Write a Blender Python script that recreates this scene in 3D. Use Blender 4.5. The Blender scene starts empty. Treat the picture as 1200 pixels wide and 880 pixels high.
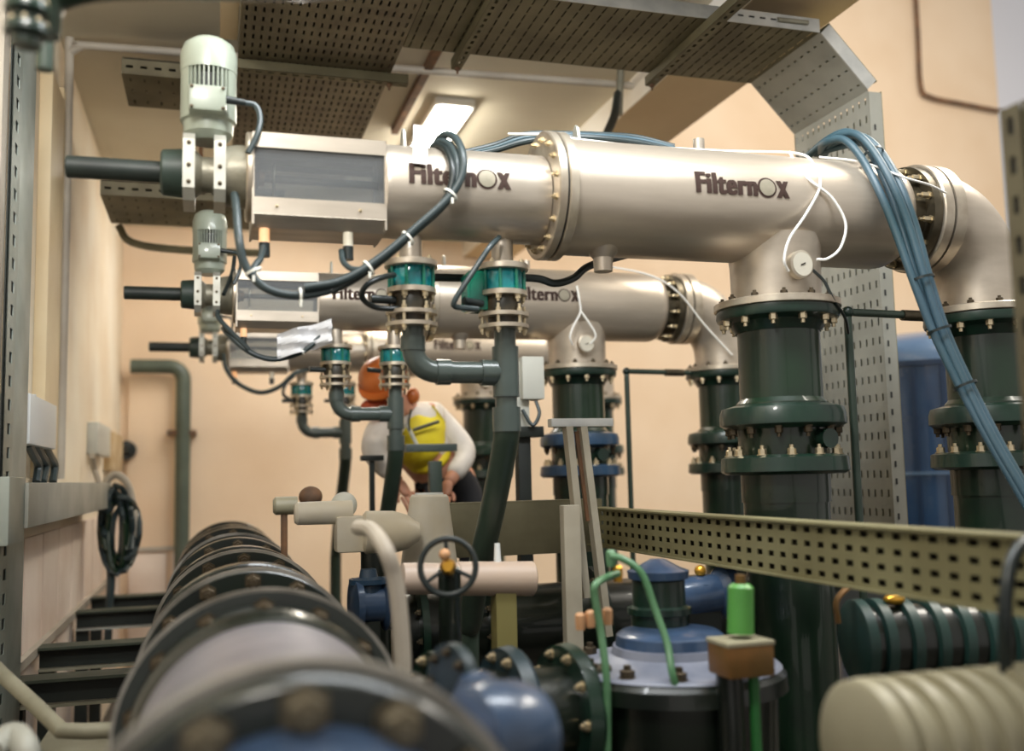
import bpy, bmesh, math, random
from mathutils import Vector, Matrix, Euler
random.seed(7)
PI = math.pi
scene = bpy.context.scene
col = scene.collection

# ------------------------------------------------------------------ camera
FPX = 1163.9
CAM = Vector((0, 0, 1.6))
yaw, pitch, roll = math.radians(16.878), math.radians(5.750), math.radians(-1.293)
fw = Vector((math.sin(yaw)*math.cos(pitch), math.cos(yaw)*math.cos(pitch), math.sin(pitch)))
r0 = Vector((math.cos(yaw), -math.sin(yaw), 0)); u0 = r0.cross(fw)
cr = r0*math.cos(roll) + u0*math.sin(roll); cu = -r0*math.sin(roll) + u0*math.cos(roll)
RM = Matrix((cr, cu, -fw)).transposed()
cd = bpy.data.cameras.new('camera'); cam = bpy.data.objects.new('camera', cd); col.objects.link(cam)
cam.matrix_world = Matrix.Translation(CAM) @ RM.to_4x4()
cd.sensor_width = 36; cd.lens = FPX/1200*36
cd.clip_start = .05
cd.dof.use_dof = True; cd.dof.focus_distance = 3.35; cd.dof.aperture_fstop = 1.25
scene.camera = cam

# ------------------------------------------------------------------ light
w = bpy.data.worlds.new('hall_light'); scene.world = w; w.use_nodes = True
w.node_tree.nodes['Background'].inputs[0].default_value = (1.0, .95, .88, 1)
w.node_tree.nodes['Background'].inputs[1].default_value = .33

def area(name, loc, target, sx, sy, power, colr):
    l = bpy.data.lights.new(name, 'AREA'); l.shape = 'RECTANGLE'; l.size = sx; l.size_y = sy
    l.energy = power; l.color = colr
    o = bpy.data.objects.new(name, l); col.objects.link(o); o.location = loc
    o.rotation_euler = (Vector(target)-Vector(loc)).to_track_quat('-Z', 'Y').to_euler()
    return o
area('fill_light', (1.1, 1.95, 3.64), (1.25, 2.5, 2.4), 2.0, .35, 46, (.93, .97, 1))  # fill added out of view to brighten the pipe tops
area('fill_light', (-.3, .7, 3.5), (-.55, 5.0, 2.2), .5, .4, 30, (1, .97, .92))  # unseen fill added for the left wall
area('fill_light', (.6, 7.3, 3.66), (.3, 7.6, 1.2), 1.2, .5, 17, (1, .97, .92))  # added fill hidden behind the nearest filter, brightens the far left walls
area('hall_fill', (5.6, 3.2, 6.6), (3.6, 5.5, 1.0), 3.0, 2.0, 230, (1, .93, .82))  # out-of-view light added for the open hall side

vs = scene.view_settings
vs.view_transform = 'Standard'; vs.look = 'None'; vs.gamma = 1; vs.use_curve_mapping = False
vs.exposure = 0.7

# ------------------------------------------------------------------ materials
def lin(c):
    return tuple(((x/255)/12.92 if x/255 <= .04045 else (((x/255)+.055)/1.055)**2.4) for x in c)
MATS = {}
def mat(name, rgb, rough=.5, metal=0, rgb2=None, scale=6, bump=0, bscale=60, spec=.5, emit=None, es=0,
        stretch=None, alpha=1, trans=0, contrast=(.35, .65), coat=0):
    m = bpy.data.materials.new(name); m.use_nodes = True
    nt = m.node_tree; N = nt.nodes; L = nt.links
    b = N['Principled BSDF']
    b.inputs['Roughness'].default_value = rough; b.inputs['Metallic'].default_value = metal
    b.inputs['Specular IOR Level'].default_value = spec
    b.inputs['Coat Weight'].default_value = coat
    c1 = lin(rgb)+(1,)
    b.inputs['Base Color'].default_value = c1
    tc = N.new('ShaderNodeTexCoord')
    src = tc.outputs['Object']
    if stretch:
        mp = N.new('ShaderNodeMapping'); mp.inputs['Scale'].default_value = stretch
        L.new(src, mp.inputs[0]); src = mp.outputs[0]
    if rgb2:
        n = N.new('ShaderNodeTexNoise'); n.inputs['Scale'].default_value = scale; n.inputs['Detail'].default_value = 6
        L.new(src, n.inputs['Vector'])
        r = N.new('ShaderNodeValToRGB'); r.color_ramp.elements[0].position = contrast[0]; r.color_ramp.elements[1].position = contrast[1]
        r.color_ramp.elements[0].color = c1; r.color_ramp.elements[1].color = lin(rgb2)+(1,)
        L.new(n.outputs['Fac'], r.inputs[0]); L.new(r.outputs[0], b.inputs['Base Color'])
        mr = N.new('ShaderNodeMapRange'); mr.inputs['To Min'].default_value = max(0, rough-.07); mr.inputs['To Max'].default_value = min(1, rough+.1)
        L.new(n.outputs['Fac'], mr.inputs[0]); L.new(mr.outputs[0], b.inputs['Roughness'])
    if bump:
        n2 = N.new('ShaderNodeTexNoise'); n2.inputs['Scale'].default_value = bscale; n2.inputs['Detail'].default_value = 4
        L.new(src, n2.inputs['Vector'])
        bp = N.new('ShaderNodeBump'); bp.inputs['Strength'].default_value = bump; bp.inputs['Distance'].default_value = .01
        L.new(n2.outputs['Fac'], bp.inputs['Height']); L.new(bp.outputs[0], b.inputs['Normal'])
    if emit:
        b.inputs['Emission Color'].default_value = lin(emit)+(1,); b.inputs['Emission Strength'].default_value = es
    b.inputs['Alpha'].default_value = alpha
    b.inputs['Transmission Weight'].default_value = trans
    MATS[name] = m
    return m

mat('wall_paint', (240, 216, 188), .85, 0, (232, 205, 174), 1.2, .15, 30)
mat('left_wall_paint', (242, 232, 212), .8, 0, (228, 210, 182), 1.5, .15, 30)
mat('wall_lower', (238, 222, 208), .6, 0, (222, 200, 182), 2.5, .05, 30)
mat('ceiling_paint', (222, 216, 198), .85, 0, (210, 202, 182), 1.2, .1, 25)
mat('beam_paint', (222, 200, 162), .85, 0, (212, 188, 150), 1.4, .1, 25)
mat('beam_side_paint', (244, 240, 232), .85, 0, (226, 216, 200), 1.4, .1, 25)
mat('floor_concrete', (92, 86, 78), .7, 0, (62, 58, 52), 3, .2, 20)
mat('steel', (200, 188, 172), .36, .6, (184, 172, 156), 3, .03, 220, stretch=(1, 6, 6))
mat('steel_small', (192, 182, 168), .34, .6, (172, 162, 148), 5, .03, 220, stretch=(1, 5, 5))
mat('steel_flange', (206, 196, 178), .36, .7, (176, 162, 144), 14)
mat('steel_dark', (112, 104, 88), .35, .8, (70, 64, 50), 8)
mat('bolt_steel', (216, 200, 168), .3, .9)
mat('bolt_dark', (96, 84, 66), .45, .7, (60, 52, 40), 20)
mat('bolt_grey', (128, 118, 98), .4, .6, (84, 76, 60), 20)
mat('leg_beige', (172, 164, 146), .5, .1, (148, 140, 122), 4)
mat('beam_green', (70, 76, 62), .6, .1, (52, 58, 46), 4)
mat('motor_paint', (158, 166, 152), .35, 0, (142, 150, 136), 6, coat=.3)
mat('cast_grey', (144, 140, 124), .4, .3, (122, 118, 102), 9, .1, 80)
mat('cast_white', (176, 176, 166), .35, .3, (156, 154, 144), 10)
mat('rod_black', (34, 44, 40), .5, 0, (22, 30, 28), 8)
mat('collar_green', (52, 68, 60), .45, 0, (38, 52, 46), 8)
mat('vent_dark', (44, 46, 46), .6)
mat('pipe_green', (22, 46, 28), .32, 0, (14, 30, 20), 4, .06, 25, coat=.4)
mat('flange_green', (18, 46, 34), .36, 0, (14, 32, 26), 7, coat=.3)
mat('flange_blue', (44, 74, 104), .35, 0, (28, 52, 72), 7, coat=.3)
mat('flange_blue_dark', (34, 54, 66), .4, 0, (26, 42, 44), 7)
mat('valve_green', (10, 118, 92), .2, 0, (6, 84, 70), 12, coat=.5)
mat('valve_glass', (20, 140, 140), .12, 0, (10, 100, 110), 20, coat=.7)
mat('valve_black', (40, 40, 32), .4, 0, (70, 56, 36), 14)
mat('pvc_grey', (76, 86, 82), .28, 0, (64, 74, 70), 5, coat=.25)
mat('pvc_green', (58, 72, 62), .35, 0, (44, 58, 48), 5)
mat('tray_galv', (112, 106, 84), .5, .4, (92, 84, 66), 5, .05, 60)
mat('tray_olive', (122, 116, 90), .6, .2, (94, 88, 66), 3, .05, 60)
mat('tray_white', (206, 206, 202), .4, .4, (176, 178, 176), 8)
mat('tray_beige', (136, 132, 98), .55, .1, (116, 110, 78), 3)
mat('tray_dark', (60, 56, 44), .8, 0, (48, 44, 34), 5)
mat('upright_grey', (164, 172, 166), .45, .2, (136, 144, 136), 4)
mat('rail_grey', (170, 170, 160), .5, .1, (146, 146, 136), 3)
mat('conduit_beige', (232, 214, 178), .5, 0, (218, 196, 158), 2)
mat('conduit_grey', (186, 178, 164), .5, 0, (160, 150, 136), 3)
mat('pipe_wall_green', (86, 96, 84), .4, 0, (70, 80, 70), 4)
mat('cable_black', (30, 38, 38), .35)
mat('cable_teal', (56, 68, 70), .38, 0, (42, 54, 56), 4)
mat('cable_blue', (66, 90, 104), .4, 0, (48, 74, 80), 3)
mat('wire_white', (244, 242, 236), .4)
mat('tie_white', (236, 236, 226), .4)
mat('paper_white', (244, 244, 246), .7)
mat('box_white', (216, 218, 216), .45)
mat('box_grey', (196, 196, 186), .5)
mat('box_beige', (208, 190, 154), .6, 0, (176, 146, 104), 8)
mat('logo_dark', (62, 46, 40), .7, spec=.2)
mat('logo_disc', (140, 134, 116), .5, .2, (150, 142, 124), 40)
mat('rust_brown', (130, 92, 62), .7, 0, (90, 70, 54), 10)
mat('silver_paint', (158, 156, 164), .4, .5, (130, 128, 136), 5)
mat('pipe_black', (18, 28, 20), .3, 0, (14, 20, 16), 5, coat=.3)
mat('rim_grey', (170, 166, 158), .4, .4, (104, 100, 92), 5)
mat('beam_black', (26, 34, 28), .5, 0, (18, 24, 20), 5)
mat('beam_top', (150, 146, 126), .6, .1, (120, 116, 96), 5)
mat('cream_paint', (216, 210, 196), .4, 0, (206, 194, 168), 4)
mat('cream_motor', (164, 158, 134), .45, 0, (144, 138, 114), 3)
mat('pink_paint', (176, 158, 144), .45, 0, (180, 158, 138), 5)
mat('olive_paint', (120, 112, 66), .5)
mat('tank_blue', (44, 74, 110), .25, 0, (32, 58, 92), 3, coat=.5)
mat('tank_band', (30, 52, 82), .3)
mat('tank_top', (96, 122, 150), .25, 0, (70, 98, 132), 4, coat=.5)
mat('valve_blue', (62, 84, 114), .3, 0, (40, 58, 82), 6, coat=.4)
mat('disc_bluewhite', (140, 144, 158), .4, 0, (104, 110, 126), 6)
mat('tube_green', (104, 144, 108), .35, 0, (70, 116, 78), 6)
mat('tube_green_dark', (44, 110, 54), .35)
mat('solenoid_green', (92, 160, 76), .35, 0, (76, 142, 64), 5)
mat('copper', (138, 98, 56), .4, .4, (108, 84, 46), 10)
mat('brass', (226, 170, 66), .3, .8)
mat('orange_part', (198, 150, 108), .5)
mat('ribbed_green', (40, 70, 66), .4, 0, (30, 54, 48), 5)
mat('lamp_housing', (236, 234, 228), .5)
mat('lamp_glow', (255, 252, 244), .5, emit=(255, 246, 228), es=26)
mat('sensor_white', (232, 226, 208), .3)
mat('sensor_glow', (238, 204, 166), .3, emit=(255, 170, 100), es=.35)
mat('gauge_face', (206, 200, 184), .4)
mat('tag_blue', (40, 100, 150), .4)
mat('skin', (206, 146, 116), .5)
mat('helmet_orange', (206, 112, 50), .35, coat=.3)
mat('scarf_orange', (190, 84, 48), .7)
mat('hair_dark', (54, 38, 28), .7)
mat('shirt_white', (232, 224, 214), .8, 0, (214, 204, 192), 6, .2, 18)
mat('vest_yellow', (234, 216, 44), .6, 0, (216, 192, 30), 6, .2, 14)
mat('vest_band', (66, 64, 50), .5)
mat('vest_silver', (206, 206, 196), .35, .3)
mat('trousers_black', (30, 30, 34), .8)
mat('grating', (98, 96, 84), .6, .3, (74, 72, 62), 5)
mat('hall_white', (232, 234, 244), .7)
mat('eye_dark', (30, 26, 24), .3)
mat('lip', (160, 88, 76), .5)

# clear polycarbonate
m = bpy.data.materials.new('clear_plastic'); m.use_nodes = True; nt = m.node_tree; nt.nodes.clear()
out = nt.nodes.new('ShaderNodeOutputMaterial'); mx = nt.nodes.new('ShaderNodeMixShader')
tr = nt.nodes.new('ShaderNodeBsdfTransparent'); tr.inputs[0].default_value = (.80, .84, .86, 1)
df = nt.nodes.new('ShaderNodeBsdfDiffuse'); df.inputs[0].default_value = (.62, .65, .68, 1)
m2_ = nt.nodes.new('ShaderNodeMixShader'); m2_.inputs[0].default_value = .13
nt.links.new(tr.outputs[0], m2_.inputs[1]); nt.links.new(df.outputs[0], m2_.inputs[2])
gl = nt.nodes.new('ShaderNodeBsdfGlossy'); gl.inputs['Roughness'].default_value = .08
lw = nt.nodes.new('ShaderNodeLayerWeight'); lw.inputs[0].default_value = .45
nt.links.new(lw.outputs['Fresnel'], mx.inputs[0]); nt.links.new(m2_.outputs[0], mx.inputs[1]); nt.links.new(gl.outputs[0], mx.inputs[2])
nt.links.new(mx.outputs[0], out.inputs[0]); MATS['clear_plastic'] = m

# ------------------------------------------------------------------ pixel helpers (design frame 1200x880)
def ray(px, py): return RM @ Vector(((px-600)/FPX, (440-py)/FPX, -1))
def AY(px, py, Y): d = ray(px, py); return CAM + d*(Y/d.y)
def AX(px, py, X): d = ray(px, py); return CAM + d*(X/d.x)
def AZ(px, py, Z): d = ray(px, py); return CAM + d*((Z-1.6)/d.z)
V = Vector
def catmull(P, n=6):
    P = [V(p) for p in P]
    if len(P) < 3: return P
    out = []
    for i in range(len(P)-1):
        a = P[i-1] if i else P[0]*2-P[1]; b = P[i]; c = P[i+1]; d = P[i+2] if i+2 < len(P) else P[-1]*2-P[-2]
        for k in range(n):
            t = k/n
            out.append(.5*((2*b)+(c-a)*t+(2*a-5*b+4*c-d)*t*t+(3*b-a-3*c+d)*t**3))
    out.append(P[-1]); return out

# ------------------------------------------------------------------ mesh builder
class MB:
    def __init__(s): s.v = []; s.f = []
    def add(s, vs, fs):
        o = len(s.v); s.v += [V(x) for x in vs]; s.f += [tuple(i+o for i in f) for f in fs]; return s
    def box(s, lo, hi, rot=None, bev=0, pivot=None):
        lo = V(lo); hi = V(hi)
        lo, hi = V([min(a, b) for a, b in zip(lo, hi)]), V([max(a, b) for a, b in zip(lo, hi)])
        c = (lo+hi)/2; h = (hi-lo)/2
        bm = bmesh.new(); bmesh.ops.create_cube(bm, size=2)
        for v in bm.verts: v.co = V((v.co.x*h.x, v.co.y*h.y, v.co.z*h.z))
        if bev: bmesh.ops.bevel(bm, geom=bm.edges[:], offset=bev, segments=2, affect='EDGES', profile=.6)
        R = rot.to_3x3() if rot else Matrix.Identity(3)
        pv = V(pivot) if pivot else c
        bm.verts.index_update()
        vs = [pv + R @ (v.co + c - pv) for v in bm.verts]; fs = [[v.index for v in f.verts] for f in bm.faces]
        bm.free(); return s.add(vs, fs)
    def obox(s, c, ax, ay, az, hx, hy, hz):
        c = V(c); ax = V(ax).normalized(); ay = V(ay).normalized(); az = V(az).normalized()
        vs = [c+ax*hx*i+ay*hy*j+az*hz*k for i in (-1, 1) for j in (-1, 1) for k in (-1, 1)]
        return s.add(vs, [(0, 1, 3, 2), (4, 6, 7, 5), (0, 4, 5, 1), (2, 3, 7, 6), (0, 2, 6, 4), (1, 5, 7, 3)])
    def frame(s, d):
        d = V(d).normalized(); a = V((0, 0, 1)) if abs(d.z) < .9 else V((1, 0, 0))
        u = d.cross(a).normalized(); return u, d.cross(u).normalized(), d
    def lathe(s, p, d, prof, n=32, caps=True):
        p = V(p); u, w_, d = s.frame(d); vs = []; fs = []
        for t, r in prof:
            for k in range(n):
                a = 2*PI*k/n; vs.append(p+d*t+(u*math.cos(a)+w_*math.sin(a))*r)
        for i in range(len(prof)-1):
            for k in range(n):
                k2 = (k+1) % n; fs.append((i*n+k, i*n+k2, (i+1)*n+k2, (i+1)*n+k))
        if caps:
            fs.append(tuple(range(n-1, -1, -1))); b = (len(prof)-1)*n; fs.append(tuple(range(b, b+n)))
        return s.add(vs, fs)
    def cyl(s, p0, p1, r, r2=None, n=24):
        p0 = V(p0); p1 = V(p1); L = (p1-p0).length
        return s.lathe(p0, p1-p0, [(0, r), (L, r if r2 is None else r2)], n)
    def ring(s, p, d, r_in, r_out, th, n=36):
        return s.lathe(p, d, [(0, r_in), (0, r_out), (th, r_out), (th, r_in), (0, r_in)], n, False)
    def tube(s, pts, r, n=10, smooth=True, closed=False, sub=6):
        P = catmull(pts, sub) if smooth and not closed else [V(p) for p in pts]
        m = len(P); vs = []; fs = []; u = None
        for i, p in enumerate(P):
            if closed: t = P[(i+1) % m]-P[i-1]
            else: t = P[min(i+1, m-1)]-P[max(i-1, 0)]
            t.normalize()
            if u is None: u = s.frame(t)[0]
            else:
                u = u-t*u.dot(t); u.normalize()
            w_ = t.cross(u)
            rr = r(i/(m-1)) if callable(r) else r
            for k in range(n):
                a = 2*PI*k/n; vs.append(p+(u*math.cos(a)+w_*math.sin(a))*rr)
        for i in range(m if closed else m-1):
            j = (i+1) % m
            for k in range(n):
                k2 = (k+1) % n; fs.append((i*n+k, i*n+k2, j*n+k2, j*n+k))
        if not closed:
            fs.append(tuple(range(n-1, -1, -1))); fs.append(tuple(range((m-1)*n, m*n)))
        return s.add(vs, fs)
    def prism(s, poly, o, u, w_, th):
        o = V(o); u = V(u); w_ = V(w_); nrm = u.cross(w_).normalized()*th; n = len(poly)
        vs = [o+u*a+w_*b for a, b in poly]; vs += [x+nrm for x in vs]
        fs = [tuple(range(n-1, -1, -1)), tuple(range(n, 2*n))]+[(i, (i+1) % n, (i+1) % n+n, i+n) for i in range(n)]
        return s.add(vs, fs)
    def ball(s, c, r, nu=20, nv=12, rot=None):
        c = V(c); r = V(r) if hasattr(r, '__len__') else V((r, r, r)); vs = []; fs = []
        R = rot.to_3x3() if rot else Matrix.Identity(3)
        for i in range(nv+1):
            th = PI*i/nv
            for k in range(nu):
                a = 2*PI*k/nu
                vs.append(c+R @ V((r.x*math.sin(th)*math.cos(a), r.y*math.sin(th)*math.sin(a), r.z*math.cos(th))))
        for i in range(nv):
            for k in range(nu):
                k2 = (k+1) % nu; fs.append((i*nu+k, (i+1)*nu+k, (i+1)*nu+k2, i*nu+k2))
        return s.add(vs, fs)
    def perf(s, o, u, v, nu, nv, pu, pv, hu, hv, th):
        """punched plate: cells of pu x pv with a slot hu x hv each"""
        o = V(o); u = V(u).normalized(); v = V(v).normalized(); nn = u.cross(v)*th
        for i in range(nu):
            for j in range(nv):
                c = o+u*(i+.5)*pu+v*(j+.5)*pv
                O = [c+u*a*pu/2+v*b*pv/2 for a, b in ((-1, -1), (1, -1), (1, 1), (-1, 1))]
                I = [c+u*a*hu/2+v*b*hv/2 for a, b in ((-1, -1), (1, -1), (1, 1), (-1, 1))]
                vs = O+I+[x+nn for x in O]+[x+nn for x in I]
                fs = []
                for k in range(4):
                    q = (k+1) % 4
                    fs += [(k, 4+k, 4+q, q), (8+k, 8+q, 12+q, 12+k), (4+k, 12+k, 12+q, 4+q)]
                s.add(vs, fs)
        return s
    def build(s, name, m, parent=None, root=None, sharp=35, loc=None):
        off = V((0, 0, 0))
        if parent is not None:
            p = parent
            while p: off += p.location; p = p.parent
        if loc is not None: off = off*0+V(loc)
        me = bpy.data.meshes.new(name); me.from_pydata([tuple(v-off) for v in s.v], [], s.f); me.update()
        bm = bmesh.new(); bm.from_mesh(me); bmesh.ops.recalc_face_normals(bm, faces=bm.faces[:]); bm.to_mesh(me); bm.free()
        me.materials.append(MATS[m])
        me.polygons.foreach_set('use_smooth', [True]*len(me.polygons)); me.set_sharp_from_angle(angle=math.radians(sharp))
        o = bpy.data.objects.new(name, me); col.objects.link(o)
        if parent is not None: o.parent = parent
        elif loc is not None: o.location = loc
        return o

def tag(o, label, cat, group=None, kind=None):
    o['label'] = label
    if cat: o['category'] = cat
    if group: o['group'] = group
    if kind: o['kind'] = kind
    return o
def thing(name, loc, label, cat, group=None):
    o = bpy.data.objects.new(name, None); col.objects.link(o); o.location = loc; o.empty_display_size = .1
    return tag(o, label, cat, group)
def struct(mb, name, m, label=None, parent=None):
    o = mb.build(name, m, parent); o['kind'] = 'structure'
    if label: o['label'] = label
    return o
def kids(o): return [c for c in o.children]
def copy_tree(o, parent=None):
    c = o.copy(); col.objects.link(c); c.parent = parent
    for ch in kids(o): copy_tree(ch, c)
    return c

BOLT = {}
def bolt_mesh(m):
    if m not in BOLT:
        me = bpy.data.meshes.new('bolt'); b = MB()
        b.lathe((0, 0, 0), (0, 0, 1), [(0, 1.35), (.15, 1.35), (.16, 1), (.9, 1), (1.0, .8)], 6)
        b.cyl((0, 0, .9), (0, 0, 1.5), .5, n=6)
        me.from_pydata([tuple(v) for v in b.v], [], b.f); me.materials.append(MATS[m]); BOLT[m] = me
    return BOLT[m]
def bolt(parent, p, d, size, m='bolt_steel', h=None):
    o = bpy.data.objects.new('bolt', bolt_mesh(m)); col.objects.link(o); o.parent = parent
    off = V((0, 0, 0)); q = parent
    while q: off += q.location; q = q.parent
    o.location = V(p)-off; o.rotation_euler = V(d).to_track_quat('Z', 'Y').to_euler()
    o.scale = (size, size, h or size*1.2); return o
def bolts(parent, c, d, R, n, size, m='bolt_steel', ph=0, h=None):
    u, w_, dd = MB().frame(d)
    for k in range(n):
        a = 2*PI*(k+ph)/n; bolt(parent, V(c)+(u*math.cos(a)+w_*math.sin(a))*R, dd, size, m, h)

# ================================================================== SETTING
struct(MB().box((-3, -2, -.1), (12, 9, 0)), 'floor', 'floor_concrete')
wl = struct(MB().box((-.9, 1.5, 0), (-.7, 8.7, 3.9)), 'wall_left', 'left_wall_paint')
wb = struct(MB().box((-.9, 8.5, 0), (8.2, 8.7, 8)), 'wall_back', 'wall_paint')
struct(MB().box((8.2, 8.9, 0), (12, 9.1, 8)), 'wall_right', 'hall_white')
struct(MB().box((-.9, -1.5, 3.7), (2.145, 8.5, 3.85)), 'ceiling', 'ceiling_paint')
bmn = struct(MB().box((2.145, -1.5, 3.55), (2.585, 8.5, 4.3)), 'trim_1', 'beam_paint')
struct(MB().box((2.138, -1.5, 3.552), (2.145, 8.5, 3.7)), 'plaster_face', 'beam_side_paint', parent=bmn)
# pale lower cladding of the left wall, panels with recessed joints
y = 3.75
k = 0
while y < 8.4:
    wd = .46
    o = MB().box((-.7, y+.012, .25), (-.682, min(8.48, y+wd-.012), 1.40), bev=.004).build('panel', 'wall_lower', wl); y += wd
o = MB().box((-.68, 3.75, .93), (-.655, 8.4, .965)).build('dado_strip', 'conduit_grey', wl)
for x in (-.62, -.3, .0):
    MB().box((x, 8.47, .2), (x+.28, 8.5, 1.05), bev=.004).build('panel', 'wall_lower', wb)
MB().box((-.7, 8.455, 1.07), (.3, 8.5, 1.10)).build('dado_strip', 'conduit_grey', wb)
# closed-up doorway recess frame on the back wall
dr = struct(MB().box((-.64, 8.46, 1.1), (-.29, 8.5, 2.46), bev=.005), 'door_1', 'wall_paint')
dr2 = MB().box((-.29, 8.44, 1.1), (-.24, 8.5, 2.48)).build('door_frame', 'conduit_beige', dr)
# painted conduit drop high on the back wall
a = AY(1072, -30, 8.45); b = AY(1080, 112, 8.45); c = AY(1172, 130, 8.45)
o = MB().tube([a, a.lerp(b, .5), b+V((0, 0, .12)), b+V((.1, 0, 0)), b.lerp(c, .5), c], .022, 8, sub=5).build('wall_conduit', 'rust_brown')
tag(o, 'thin brown painted conduit bending high on the peach back wall', 'conduit')

# ================================================================== FILTERS
YR = [2.732, 4.532, 6.332]
AZ0 = 2.424
def text_mesh(txt, s):
    cu_ = bpy.data.curves.new('t', 'FONT'); cu_.body = txt; cu_.size = s; cu_.offset = s*.014; cu_.extrude = s*.012
    cu_.space_character = 1.12
    o = bpy.data.objects.new('t', cu_); col.objects.link(o)
    dg = bpy.context.evaluated_depsgraph_get(); me = bpy.data.meshes.new_from_object(o.evaluated_get(dg))
    bpy.data.objects.remove(o); return me
def logo(parent, x0, x1, zc, R, az, Y):
    """lettering wrapped round the pipe, facing -Y"""
    Wd = x1-x0; root = parent
    def wrap(me, xa, xb, hz, name, m, raise_=.0015):
        xs = [v.co.x for v in me.vertices]; ys = [v.co.y for v in me.vertices]
        bm = bmesh.new(); bm.from_mesh(me)
        sx = (xb-xa)/(max(xs)-min(xs)); sy = hz/(max(ys)-min(ys)) if hz else sx; y0 = min(ys)
        for q in range(1, 6):
            yy = y0+(max(ys)-y0)*q/6
            bmesh.ops.bisect_plane(bm, geom=bm.verts[:]+bm.edges[:]+bm.faces[:], plane_co=(0, yy, 0), plane_no=(0, 1, 0))
        off = V((0, 0, 0)); p = parent
        while p: off += p.location; p = p.parent
        for v in bm.verts:
            X = xa+(v.co.x-min(xs))*sx; h = (v.co.y-y0)*sy + zb; dep = v.co.z
            ph = (h-az)/R
            rr = R+raise_+max(0, dep)
            v.co = V((X, Y-rr*math.cos(ph), az+rr*math.sin(ph)))-off
        me2 = bpy.data.meshes.new(name); bm.to_mesh(me2); bm.free(); me2.materials.append(MATS[m])
        o = bpy.data.objects.new(name, me2); col.objects.link(o); o.parent = parent; return o
    H = Wd*.215; zb = zc-H/2
    for sh_ in (0, .0035, .007): wrap(text_mesh('Filtern', .1), x0+sh_-.003, x0+Wd*.655+sh_-.006, H, 'lettering', 'logo_dark', .0015+sh_*.05)
    # x without cap height
    for sh_ in (0, .006): wrap(text_mesh('x', .1), x0+Wd*.868+sh_, x1+sh_-.003, H*.8, 'lettering', 'logo_dark', .0015+sh_*.05)
    for rr_, m_, nm, ra in ((.105, 'logo_dark', 'lettering_ring', .0012), (.085, 'logo_disc', 'lettering_disc', .003)):
        b = MB(); cx = x0+Wd*.765; b.lathe((0, 0, 0), (0, 0, 1), [(0, Wd*rr_), (.0004, Wd*rr_)], 28)
        me = bpy.data.meshes.new('x'); me.from_pydata([tuple(v) for v in b.v], [], b.f)
        zb_ = zb; zb = zc-H*.05-Wd*rr_
        wrap(me, cx-Wd*rr_, cx+Wd*rr_, Wd*rr_*2, nm, m_, ra); zb = zb_

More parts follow.
